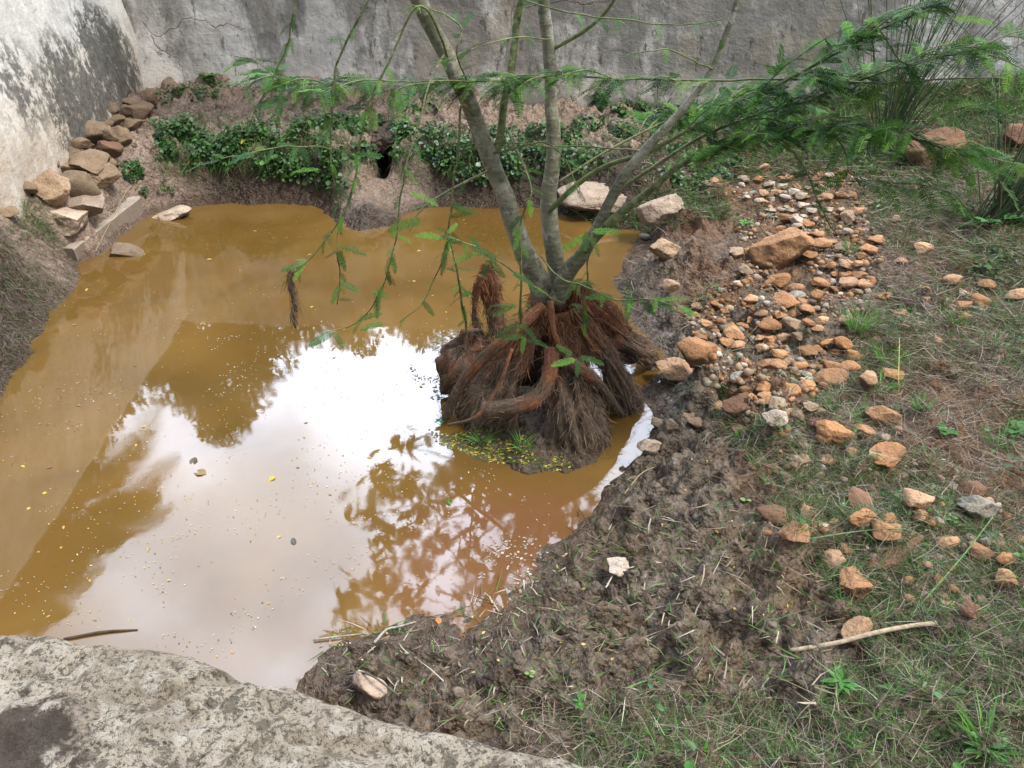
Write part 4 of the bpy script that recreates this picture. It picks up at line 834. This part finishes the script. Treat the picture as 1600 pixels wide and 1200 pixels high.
# roots, straw and grass hanging over the far and left banks
mb = MB(); P = scatter_px([(230, 230), (990, 235), (990, 300), (860, 320), (230, 318)], 2600); n = len(P)
blades(mb, P, np.array([0, -.5, -.8])+rng.normal(size=(n, 3))*.45, rng.uniform(.03, .12, n), rng.uniform(.002, .004, n), rng.normal(size=(n, 3))*.2, np.where(rng.random(n)[:, None] < .25, GREEN[rng.integers(0, 5, n)]*.8, DRY[rng.integers(0, 5, n)]*.55))
P = scatter_px([(0, 330), (60, 340), (130, 410), (110, 450), (20, 590), (0, 600)], 7000); n = len(P)
blades(mb, P, np.array([.5, -.3, -.6])+rng.normal(size=(n, 3))*.5, rng.uniform(.02, .09, n), rng.uniform(.0015, .003, n), rng.normal(size=(n, 3))*.2, np.where(rng.random(n)[:, None] < .18, GREEN[rng.integers(0, 5, n)]*.8, DRY[rng.integers(0, 5, n)]*.6))
tag(mb.build('bank_rootlets', M['grass']), 'dead rootlets and straw hanging from the dark earth banks', 'rootlets', kind='stuff')

# ------------------------------------------------------------------ ground cover on the far bank
CV = np.array([[.05, .15, .02], [.08, .20, .03], [.025, .07, .018], [.13, .23, .10], [.08, .16, .06], [.045, .12, .025]])
def cover(mb, poly, n, sz, lift, hang=.3, light=0.):
    sz = sz*.8; P = scatter_px(poly, int(n*2.8)); q_ = fbm(P[:, 0]*3.2, P[:, 2]*6, P[:, 1]*3, 3)*1.4+rng.normal(size=len(P))*.08; P = P[q_ > .0]; n = len(P); P = P+np.column_stack([rng.normal(size=n)*.01, -rng.uniform(0, .08, n), rng.uniform(-lift*.7, lift*.55, n)])
    D = unit(rng.normal(size=(n, 3))*np.array([1, 1, .4])+np.array([0, -.5, -hang])); Nn = unit(np.array([0, -.45, 1.])+rng.normal(size=(n, 3))*.45)
    L_ = rng.uniform(.35, 1.5, n)*sz; c = CV[rng.integers(0, 6, n)]*rng.uniform(.4, 1.35, (n, 1)); pale = rng.random(n) < light; c[pale] = np.array([.22, .30, .22])*rng.uniform(.7, 1.2, (pale.sum(), 1))
    leaves(mb, P, D, Nn, L_, L_*rng.uniform(.55, .95, n), c, round_=True)
mb = MB()
cover(mb, [(245, 195), (300, 180), (330, 215), (400, 195), (470, 175), (560, 185), (575, 215), (560, 265), (540, 290), (480, 270), (400, 262), (330, 250), (250, 250)], 3600, .045, .13)
cover(mb, [(605, 200), (650, 190), (720, 195), (760, 200), (830, 200), (880, 180), (950, 185), (990, 200), (985, 240), (900, 270), (760, 275), (640, 260), (620, 235)], 3000, .042, .10, light=.16)
cover(mb, [(915, 135), (1010, 135), (1100, 140), (1110, 200), (1060, 210), (1000, 190), (920, 155)], 1500, .05, .08, light=.05)
cover(mb, [(1010, 220), (1080, 225), (1150, 240), (1190, 265), (1120, 290), (1050, 300), (1030, 270)], 700, .045, .05, light=.2)
cover(mb, [(560, 185), (640, 185), (640, 235), (610, 245), (565, 240)], 500, .045, .10, light=.08)
cover(mb, [(630, 130), (700, 130), (695, 165), (650, 185), (625, 160)], 260, .04, .06, light=.1)
cover(mb, [(240, 145), (290, 125), (330, 115), (380, 130), (350, 150), (270, 165), (240, 170)], 300, .035, .08)
cover(mb, [(185, 240), (225, 250), (235, 300), (205, 290)], 200, .035, .06); cover(mb, [(250, 265), (275, 270), (280, 295), (255, 290)], 90, .035, .05)
cover(mb, [(1480, 330), (1600, 300), (1600, 450), (1520, 420), (1500, 380)], 420, .04, .05, light=.05)
cover(mb, [(1130, 150), (1370, 170), (1400, 240), (1200, 250), (1130, 210)], 900, .035, .08)
cover(mb, [(1330, 220), (1420, 215), (1420, 265), (1340, 270)], 500, .04, .10)
tag(mb.build('ground_cover', M['cover']), 'leafy green creepers hanging over the far bank and along the wall foot', 'ground cover', kind='stuff')
mb = MB(); P = world_scatter(5200, .4, 6.2, .9, 8.6, lambda x, y: gdens(x, y)*sstep(.0, .25, fbm(x*1.7, y*1.7, 44., 3))); n = len(P)
L_ = rng.uniform(.012, .04, n); leaves(mb, P+np.column_stack([0*L_, 0*L_, rng.uniform(.005, .05, n)]), unit(rng.normal(size=(n, 3))*np.array([1, 1, .3])), unit(np.array([0, 0, 1.])+rng.normal(size=(n, 3))*.4), L_, L_*rng.uniform(.35, .9, n), CV[rng.integers(0, 6, n)]*rng.uniform(.7, 1.5, (n, 1)), round_=True)
tag(mb.build('ground_herbs', M['cover']), 'small leafy herbs mixed into the grass of the right bank', 'ground cover', kind='stuff')
# fine grass in the far bank greenery
mb = MB(); P = scatter_px([(245, 180), (570, 180), (560, 260), (250, 270)], 2600); n = len(P)
blades(mb, P+np.array([0, -.03, .03]), np.array([0, -.6, .1])+rng.normal(size=(n, 3))*.6, rng.uniform(.05, .14, n), rng.uniform(.003, .005, n), rng.normal(size=(n, 3))*.2-np.array([0, .1, .5]), GREEN[rng.integers(0, 5, n)]*rng.uniform(.5, 1.1, (n, 1)))
P = scatter_px([(600, 190), (990, 190), (980, 270), (620, 280)], 1500); n = len(P)
blades(mb, P+np.array([0, -.03, .03]), np.array([0, -.6, .1])+rng.normal(size=(n, 3))*.6, rng.uniform(.05, .14, n), rng.uniform(.003, .005, n), rng.normal(size=(n, 3))*.2-np.array([0, .1, .5]), GREEN[rng.integers(0, 5, n)]*rng.uniform(.5, 1.1, (n, 1)))
P = scatter_px([(15, 300), (60, 310), (90, 380), (30, 360)], 350); n = len(P)
blades(mb, P, np.array([.5, -.4, .3])+rng.normal(size=(n, 3))*.4, rng.uniform(.05, .14, n), rng.uniform(.002, .004, n), rng.normal(size=(n, 3))*.2-np.array([0, 0, .5]), GREEN[rng.integers(0, 5, n)]*rng.uniform(.5, 1.1, (n, 1)))
tag(mb.build('bank_grass', M['grass']), 'drooping green grass among the creepers on the far and left banks', 'grass', kind='stuff')

# ------------------------------------------------------------------ tufts, weeds and rushes
def tuft(px, py, hpx, n, label, spread=.5, col=None, w=.004):
    P0 = hit1(px, py); k = np.linalg.norm(P0-np.array([0, 0, CH]))/F; h = hpx*k; m = MB(); a = rng.uniform(0, 2*np.pi, n); r = rng.uniform(0, .25*h, n)
    B = P0+np.stack([np.cos(a)*r, np.sin(a)*r, -.006+0*a], 1); D = np.stack([np.cos(a)*spread*rng.uniform(.3, 1.3, n), np.sin(a)*spread*rng.uniform(.3, 1.3, n), np.ones(n)], 1)
    c = (GREEN if col is None else col)[rng.integers(0, len(GREEN if col is None else col), n)]*rng.uniform(.8, 1.4, (n, 1))
    blades(m, B, D, rng.uniform(.5, 1.2, n)*h, np.full(n, w), np.stack([np.cos(a), np.sin(a), -.5+0*a], 1)*.35, c)
    o = m.build('grass_tuft', M['grass']); tag(o, label, 'grass tuft', 'grass tufts on the right bank'); return o
BR = np.array([[.12, .30, .04], [.16, .33, .09], [.10, .22, .06]])
tuft(1340, 515, 48, 90, 'tallest bright green grass tuft right of the pebbles', col=BR); tuft(1385, 570, 40, 70, 'bright tuft behind the angular rock at the pile border', col=BR)
tuft(1375, 610, 42, 70, 'green tuft right of the angular rock at the pile border', col=BR); tuft(1350, 665, 40, 70, 'green tuft left of the crumbly brown rock', col=BR)
tuft(1490, 505, 30, 40, 'thin green tuft in straw near the two touching orange stones'); tuft(985, 862, 34, 130, 'fine olive tuft lying on the mud near the water', .9, np.array([[.14, .17, .06], [.18, .2, .09], [.2, .17, .1]]), .002)
tuft(1560, 700, 40, 60, 'green tuft at the far right edge', col=BR); tuft(1570, 815, 45, 120, 'pale wiry tuft beside the grey weathered stone', .9, np.array([[.2, .25, .1], [.16, .2, .08]]), .002)
tuft(1330, 395, 22, 50, 'short tuft between orange stones right of the largest boulder'); tuft(1540, 1170, 55, 40, 'broad-bladed tuft in the bottom right corner', .6, BR, .010)
tuft(1300, 640, 25, 40, 'small tuft above the dark red husk'); tuft(750, 690, 34, 30, 'sparse tuft at the water below the roots', .8, BR, .006); tuft(815, 700, 34, 30, 'tuft of wet blades below the middle of the roots', .8, BR, .006)
tuft(1440, 640, 30, 60, 'curly green tuft in the middle of the grass', col=BR)
def weed(px, py, sz, nl, label, narrow=.4, col=(.055, .19, .025), rise=.5, name='weed'):
    P0 = hit1(px, py); k = np.linalg.norm(P0-np.array([0, 0, CH]))/F; L_ = sz*k*.72; e = empty(name, P0, label, 'weed', 'small weeds on the ground'); m = MB()
    st = MB(); hh = L_*rise; tube(st, np.array([P0-[0, 0, .01], P0+[.004, 0, hh*.5], P0+[0, .004, hh]]), np.array([.003, .0025, .002]), 5, (.15, .2, .07)); st.build('stem', M['twig'], e)
    a = np.arange(nl)*2.4+rng.uniform(0, 1, nl); zz = rng.uniform(.4, 1, nl)*hh; O = P0+np.stack([0*a, 0*a, zz], 1); D = np.stack([np.cos(a), np.sin(a), rng.uniform(-.1, .5, nl)], 1)
    ln = rng.uniform(.6, 1.1, nl)*L_; leaves(m, O, D, np.tile([0, 0, 1.], (nl, 1))+rng.normal(size=(nl, 3))*.15, ln, ln*narrow, np.array([col])*rng.uniform(.75, 1.3, (nl, 1)), round_=narrow > .6)
    m.build('leaf', M['cover'], e)['kind'] = 'stuff'; return e
for a in [(1310, 1075, 42, 16, 'bushy narrow-leaved weed just below the dry stick', .3), (1400, 1085, 36, 9, 'star-shaped weed to the right of the bushy one', .3), (827, 1056, 16, 3, 'single round pale green leaf on the mud behind the ledge', .8, (.22, .36, .10)), (905, 1100, 22, 5, 'small weed on mud near the ledge right end', .5),
          (1165, 785, 14, 3, 'tiny round-leaved sprout on the wet mud lump', .8, (.25, .38, .13)), (1165, 355, 22, 8, 'bright green sprig on top of the mud mound', .35, (.09, .3, .06)), (1475, 680, 24, 7, 'flat round-leaved weed in dry straw', .8), (1590, 680, 28, 7, 'round-leaved weed at the right edge of the picture', .8),
          (1545, 845, 24, 5, 'dark broad-leaved weed right of the flat buried rock', .7, (.03, .13, .04)), (1595, 875, 22, 3, 'light green round leaf at the right edge', .8, (.15, .35, .09)), (1485, 815, 18, 4, 'small heart-leaved weed left of the grey stone', .8, (.12, .3, .08)), (1410, 785, 20, 5, 'weed with pale heart leaves near the round bright stone', .8, (.12, .28, .12)),
          (1540, 1180, 50, 9, 'broad-leaved plant at the bottom right corner', .35, (.08, .22, .06)), (700, 785, 12, 3, 'floating green sprig on the pond', .6), (690, 662, 22, 5, 'blue-green sprig at the left toe of the roots', .5, (.05, .16, .07)), (1540, 355, 26, 6, 'round pale leaves under the right rush clump', .8, (.1, .28, .08)), (1590, 350, 30, 6, 'round leaves at the far right under the rushes', .8, (.1, .28, .08)),
          (385, 225, 34, 14, 'yellowing leafy sprig among the creepers of the far bank', .25, (.30, .30, .05)), (985, 555, 18, 8, 'small fern sprout on the right root', .4, (.07, .22, .05)), (330, 130, 26, 12, 'leafy seedling growing at the foot of the back wall', .5), (285, 145, 20, 8, 'small seedling left of the wall seedling', .5)]: weed(*a)
def rush(px, py, label, n, hmin, hmax, fan):
    P0 = hit1(px, py); e = empty('rush_clump', P0, label, 'rushes', 'rush clumps by the back wall'); m = MB()
    for k in range(n):
        a = random.uniform(0, 6.28); b = P0+np.array([math.cos(a), math.sin(a)*.6, 0])*random.uniform(0, .16); h = random.uniform(hmin, hmax); d = np.array([random.gauss(fan, .28), random.gauss(-.05, .2), 1.]); d /= np.linalg.norm(d)
        bd = np.array([d[0], d[1], -.2])*random.uniform(0, .25); ts = np.linspace(0, 1, 7)[:, None]; Q = b+d*h*ts+bd*h*ts**2.2
        tube(m, Q, np.linspace(.0056, .0018, 7), 4, random.choice([(.035, .085, .03), (.05, .10, .035), (.025, .055, .025), (.10, .11, .06), (.15, .12, .07)]), cap=False)
    m.build('stem', M['rush'], e)['kind'] = 'stuff'
    l = MB(); q = n; a = rng.uniform(0, 6.28, q); B = P0+np.stack([np.cos(a)*.12, np.sin(a)*.1, 0*a-.02], 1); blades(l, B, np.stack([np.cos(a)*.9, np.sin(a)*.7, .5+rng.random(q)], 1), rng.uniform(.2, .5, q), np.full(q, .006), np.stack([np.cos(a)*.3, np.sin(a)*.3, -.5+0*a], 1), GREEN[rng.integers(0, 5, q)]*.7); l.build('blade', M['grass'], e)['kind'] = 'stuff'
rush(1385, 225, 'tall rush clump standing close to the back wall', 62, .9, 2.1, .12)
rush(1378, 245, 'lower dark rush clump in front of the tall clump', 30, .3, .6, .0)
rush(1555, 345, 'near rush clump with dark upright stems at the right edge', 95, .5, 1.2, .35)
# long stems and sticks
def stick(name, pts, r, col, label, cat, lift=.012, taper=.6, leafm='twig', flat=1.):
    P = np.array([hit1(x, y)+np.array([0, 0, lift+(z if z else 0)]) for x, y, z in pts]); P = catmull(P, 6); m = MB(); rr = np.linspace(r, r*taper, len(P)); tube(m, P, rr, 7, col, noise=r*.25, ns=20, rb=rr*flat); return tag(m.build(name, M[leafm]), label, cat)
stick('dry_stick', [(1235, 1020, 0), (1300, 1018, .03), (1360, 1008, .05), (1410, 995, .04), (1460, 980, .01)], .008, (.40, .32, .22), 'long pale dry stick lying across the grass at lower right', 'stick', taper=1.0)
stick('green_stem', [(1165, 856, 0), (1250, 856, .03), (1340, 848, .05), (1400, 842, .04), (1420, 838, .02)], .003, (.14, .22, .10), 'thin straight green stem lying over mud and stones', 'stem')
stick('green_stem', [(1405, 985, 0), (1450, 940, .04), (1500, 885, .06), (1540, 835, .08)], .0035, (.13, .24, .09), 'green stem slanting up towards the grey stone on the right', 'stem')
stick('twig', [(545, 1062, .02), (580, 1076, .06), (625, 1100, .03)], .005, (.13, .11, .09), 'dark twig lying over the large cream stone', 'twig')
stick('twig', [(100, 1000, .0), (160, 990, .004), (215, 985, .0)], .007, (.07, .05, .03), 'dark stick floating in the water behind the ledge', 'stick', lift=.003)
stick('twig', [(490, 1003, 0), (530, 998, .0), (575, 993, 0)], .004, (.33, .29, .24), 'bleached twig along the near shoreline', 'twig')
stick('twig', [(585, 1008, 0), (605, 990, .01), (625, 985, .01), (650, 975, 0)], .005, (.36, .32, .27), 'forked bleached twig at the shore beside the orange shallows', 'twig')
stick('twig', [(975, 775, 0), (1000, 752, .03), (1022, 738, .02)], .003, (.33, .26, .16), 'straw twig on mud right of the rounded mud lump', 'twig')
stick('twig', [(905, 800, 0), (918, 825, .02), (930, 848, 0)], .003, (.12, .08, .06), 'thin dark twig on the wet shore', 'twig')
stick('twig', [(1345, 612, .0), (1398, 620, .0), (1399, 600, .05), (1396, 560, .12)], .0035, (.40, .36, .12), 'yellow broken stalk standing in the grass', 'stalk')
stick('twig', [(150, 395, .0), (180, 350, .05), (203, 305, .05)], .0035, (.38, .30, .2), 'dry stalk lying along the concrete beam', 'stalk')
stick('twig', [(1465, 500, .0), (1490, 515, .02), (1515, 530, .0)], .005, (.33, .26, .16), 'brown stalk lying in straw under the touching orange stones', 'stalk')
# dark red husk
def husk():
    P0 = hit1(1282, 668); e = empty('rotten_husk', P0, 'dark red rotten husk lying between the pebbles', 'husk'); m = MB(); v, f = ico(4); v = v*np.array([.065, .055, .035]); s = v[:, 2] > .012
    v[s, 2] -= (v[s, 2]-.012)*1.8; v = v+fbm(v[:, 0]*25, v[:, 1]*25, v[:, 2]*25, 3)[:, None]*.012; m.add(v+P0+np.array([0, 0, .02]), None, f, (.10, .018, .012)); m.build('shell', M['petal'], e)
    m = MB(); v, f = ico(3); v = v*np.array([.022, .02, .012]); m.add(v+P0+np.array([-.004, 0, .03]), None, f, (.015, .012, .012)); m.build('core', M['petal'], e)
husk()

# ------------------------------------------------------------------ fallen petals, floating leaves and scum
def flat_leaf(px, py, sz, col, name, label, cat, group, lift=.004):
    P0 = hit1(px, py); k = np.linalg.norm(P0-np.array([0, 0, CH]))/F; m = MB(); a = random.uniform(0, 6.28); L_ = sz*k
    leaves(m, np.array([P0+[0, 0, lift]]), np.array([[math.cos(a), math.sin(a), .05]]), np.array([[random.gauss(0, .1), random.gauss(0, .1), 1.]]), np.array([L_]), np.array([L_*random.uniform(.4, .7)]), np.array([col]), fold=.12)
    return tag(m.build(name, M['petal']), label, cat, group)
YE = [(.55, .38, .06), (.45, .28, .06), (.55, .42, .12)]
mud_poly = [(500, 1000), (700, 980), (900, 860), (1050, 720), (1160, 700), (1250, 880), (1300, 1060), (1000, 1150), (700, 1110)]
k = 0
while k < 45:
    x, y = random.uniform(500, 1300), random.uniform(700, 1150)
    if inpoly(np.array([x]), np.array([y]), mud_poly)[0]: flat_leaf(x, y, random.uniform(4, 8), random.choice(YE), 'yellow_petal', 'tiny yellow petal fallen on the grey mud', 'petal', 'yellow petals fallen on the mud', .010); k += 1
wpoly = [(130, 420), (500, 330), (980, 360), (700, 500), (680, 640), (880, 720), (850, 850), (600, 970), (480, 1060), (150, 990), (0, 960), (0, 640)]
k = 0
while k < 75:
    x, y = random.uniform(0, 980), random.uniform(330, 1060)
    if inpoly(np.array([x]), np.array([y]), wpoly)[0]: flat_leaf(x, y, random.uniform(4, 8), random.choice(YE+[(.20, .11, .05), (.3, .2, .1)]), 'floating_leaf', 'tiny yellow or brown leaf floating on the muddy pond', 'leaf', 'little leaves floating on the pond', .003); k += 1
for x, y, s, c, l in [(460, 852, 18, (.08, .07, .06), 'dark curled leaf floating in the white reflection'), (305, 715, 22, (.10, .08, .04), 'small forked brown twiglet floating in the white reflection'), (323, 742, 24, (.26, .18, .06), 'brown straw leaf floating beside the forked twiglet'), (180, 692, 14, (.2, .18, .16), 'grey leaf floating near the left edge of the reflection'), (430, 745, 14, (.55, .38, .04), 'bright yellow leaf floating in the white reflection'), (352, 250, 14, (.7, .4, .03), 'orange yellow leaf on the twig at the far bank'), (683, 965, 16, (.5, .2, .05), 'orange leaf at the near shoreline'), (855, 698, 12, (.55, .28, .08), 'orange leaf below the roots')]:
    flat_leaf(x, y, s, c, 'floating_leaf', l, 'leaf', None, .004)
# froth and tiny litter on the water, too many to count
mb = MB()
def scum(poly, n, s0, s1, cols):
    P = scatter_px(poly, n); a = rng.uniform(0, 6.28, n); P[:, 2] = np.maximum(P[:, 2], 0)+.003; cl = fbm(P[:, 0]*3, P[:, 1]*3, 3, 2); P = P[cl > -.05]; n = len(P); a = a[:n]
    leaves(mb, P, np.stack([np.cos(a), np.sin(a), 0*a], 1), np.tile([0, 0, 1.], (n, 1)), rng.uniform(s0, s1, n), rng.uniform(s0, s1, n)*.6, np.array(cols)[rng.integers(0, len(cols), n)]*rng.uniform(.6, 1.3, (n, 1)), fold=0)
scum(wpoly, 2600, .004, .011, [(.45, .36, .22), (.6, .55, .45), (.5, .36, .06), (.14, .09, .05)])
scum([(680, 520), (735, 515), (730, 600), (690, 700), (660, 660), (640, 560)], 1100, .008, .022, [(.10, .12, .05), (.16, .13, .08), (.07, .08, .04), (.3, .28, .14)])
scum([(690, 655), (800, 660), (900, 690), (930, 715), (880, 735), (760, 722), (690, 695)], 3200, .008, .026, [(.08, .11, .03), (.06, .09, .03), (.12, .10, .05), (.5, .4, .06)])
scum([(330, 530), (400, 520), (410, 620), (300, 620)], 120, .006, .014, [(.6, .55, .45), (.3, .25, .15)]); scum([(60, 600), (260, 600), (240, 660), (60, 680)], 160, .006, .016, [(.5, .4, .25), (.2, .14, .08)])
scum([(770, 830), (870, 850), (800, 930), (740, 920)], 120, .008, .02, [(.3, .25, .2), (.45, .4, .36)])
tag(mb.build('floating_litter', M['petal']), 'specks of litter and scum floating on the pond and around the roots', 'litter', kind='stuff')

# ------------------------------------------------------------------ trees beyond the walls, mirrored in the pond
def far_tree(name, label, base, blobs, nleaf, lsz, col, narrow=.5):
    base = np.array(base, float); e = empty(name, base, label, 'tree', 'trees beyond the walls'); m = MB(); cs = np.array([b[:3] for b in blobs]); top = cs.mean(0)
    tube(m, catmull(np.array([base, (base+top)/2+[.1, 0, 0], top]), 6), np.linspace(.16, .06, 13), 10, (.8, .7, .6))
    for b in blobs: tube(m, catmull(np.array([(base+top)/2+(top-base)*.2, (top+b[:3])/2, b[:3]]), 4), np.linspace(.05, .015, 9), 6, (.8, .7, .6))
    m.build('trunk', M['bark'], e); f = MB()
    vol = np.array([b[3]**2 for b in blobs]); i = rng.choice(len(blobs), nleaf, p=vol/vol.sum()); d = unit(rng.normal(size=(nleaf, 3))); r = np.array([b[3] for b in blobs])[i]*rng.uniform(.3, 1.08, nleaf)
    O = cs[i]+d*r[:, None]; keep = fbm(O[:, 0]*1.3, O[:, 1]*1.3, O[:, 2]*1.3, 2) > -.28; O = O[keep]; d = d[keep]; n = len(O)
    L_ = rng.uniform(.6, 1.2, n)*lsz; leaves(f, O, d+rng.normal(size=(n, 3))*.5, rng.normal(size=(n, 3)), L_, L_*narrow, np.array([col])*rng.uniform(.6, 1.4, (n, 1))); f.build('crown', M['cover'], e)
def blob(px, py, Y, r): return (*refl(px, py, Y), r)
far_tree('broadleaf_tree', 'broad tree beyond the back wall seen only as the dark rounded reflection in the pond', (-3.0, 11.5, .3), [blob(350, 590, 11.5, .75), blob(350, 655, 11.5, .42), blob(300, 560, 11.5, .8), blob(400, 545, 11.5, .6), blob(250, 540, 11.5, .6)], 12000, .13, (.045, .10, .03))
far_tree('broadleaf_tree', 'tall tree beyond the corner of the walls, mirrored at the left of the pond', (-6.5, 10.5, .3), [blob(170, 580, 10.5, .7), blob(110, 640, 10.5, .7), blob(20, 700, 10.5, .9), blob(100, 700, 10.5, .5), blob(-80, 700, 10.5, 1.2), blob(60, 560, 10.5, 1.), blob(-90, 820, 10.5, 1.0), blob(-120, 930, 10.5, 1.)], 20000, .15, (.04, .095, .03))
far_tree('hedge_tree', 'low bushy tree beyond the back wall mirrored above the white reflection', (0.0, 11., .3), [blob(470, 505, 11, .32), blob(560, 500, 11, .5), blob(660, 490, 11, .5), blob(760, 490, 11, .5), blob(860, 500, 11, .55), blob(960, 500, 11, .6), blob(1050, 520, 11, .7)], 14000, .12, (.04, .1, .03))
def bough():
    bl = [(640, 765, .18), (600, 745, .14), (580, 800, .2), (620, 840, .24), (670, 800, .24), (720, 770, .2), (760, 730, .2), (660, 880, .2), (600, 910, .24), (560, 940, .2), (640, 935, .2), (710, 850, .2), (780, 790, .26), (830, 760, .22), (820, 830, .28), (790, 880, .22), (860, 800, .24), (740, 905, .16), (640, 700, .12), (730, 715, .14), (900, 820, .3), (700, 740, .13), (840, 890, .2)]
    blobs = [(*refl(x, y, 7.0), r*1.1) for x, y, r in bl]; cs = np.array([b[:3] for b in blobs]); base = np.array([3.2, 10.2, .3])
    e = empty('overhanging_tree', base, 'tree beyond the back wall whose leafy boughs are mirrored in the near water', 'tree', 'trees beyond the walls'); m = MB(); hub = cs.mean(0)+np.array([1.2, 1.6, .3])
    tube(m, catmull(np.array([base, (base+hub)/2+np.array([.5, .3, .3]), hub]), 8), np.linspace(.15, .05, 17), 10, (.8, .7, .6))
    f = MB()
    for c, b in zip(cs, blobs):
        Q = catmull(np.array([hub, (hub+c)/2+np.array([0, 0, .15]), c]), 6); tube(m, Q, np.linspace(.03, .005, len(Q)), 5, (.8, .7, .6)); r = b[3]
        for k in range(int(30*r/.2)):
            o = c+rng.normal(size=3)*r*.55; nl = 7; d0 = unit(rng.normal(size=3)+np.array([0, 0, -.3])); ax = unit(np.cross(d0, rng.normal(size=3))); D = unit(d0[None]*.6+ax*np.linspace(-1, 1, nl)[:, None]); L_ = np.full(nl, .13)*rng.uniform(.8, 1.1, nl)
            leaves(f, np.tile(o, (nl, 1)), D, np.tile(unit(np.cross(d0, ax)), (nl, 1)), L_, L_*.3, np.array([[.06, .12, .03]])*rng.uniform(.7, 1.3, (nl, 1)))
    m.build('trunk', M['bark'], e); f.build('crown', M['cover'], e)
bough()
def palm(c, label, R_=1.0, nf=26):
    c = np.array(c); base = np.array([c[0]-.3, c[1]+.2, .3]); e = empty('palm_tree', base, label, 'palm', 'trees beyond the walls'); m = MB()
    tube(m, catmull(np.array([base, (base+c)/2, c]), 8), np.linspace(.14, .09, 17), 10, (.7, .6, .5)); m.build('trunk', M['bark'], e)
    for k in range(nf):
        f = MB(); a = k*2.4; el = random.uniform(-.1, 1.1); d = np.array([math.cos(a)*math.cos(el), math.sin(a)*math.cos(el), math.sin(el)]); L_ = R_*random.uniform(.85, 1.15); t = np.linspace(0, 1, 14)[:, None]
        Q = c+d*L_*t+np.array([0, 0, -1.])*L_*.55*t**2; tube(f, Q, np.linspace(.012, .003, 14), 5, (.1, .14, .05), cap=False)
        n = 64; s = np.linspace(.12, 1, n); O = np.stack([np.interp(s, t[:, 0], Q[:, q]) for q in range(3)], 1); T = unit(np.gradient(O, axis=0)); sd_ = unit(np.cross(T, [0, 0, 1.])); sg = np.where(np.arange(n) % 2, 1, -1)[:, None]
        blades(f, O, T*.8+sd_*sg*.75, np.sin(np.pi*(s*.85+.1))*.38*R_, np.full(n, .028), np.tile([0, 0, -.18], (n, 1)), np.array([[.05, .12, .035]])*rng.uniform(.7, 1.3, (n, 1)), side=unit(np.cross(T, np.array([0, 0, 1.]))*.0+T)); f.build('frond', M['grass'], e)
palm(refl(120, 790, 8.9), 'palm beyond the left wall whose fronds are mirrored in the near left water', 1.5, 34)
palm(refl(10, 900, 7.6), 'second palm mirrored at the lower left edge of the pond', 1.3, 30)
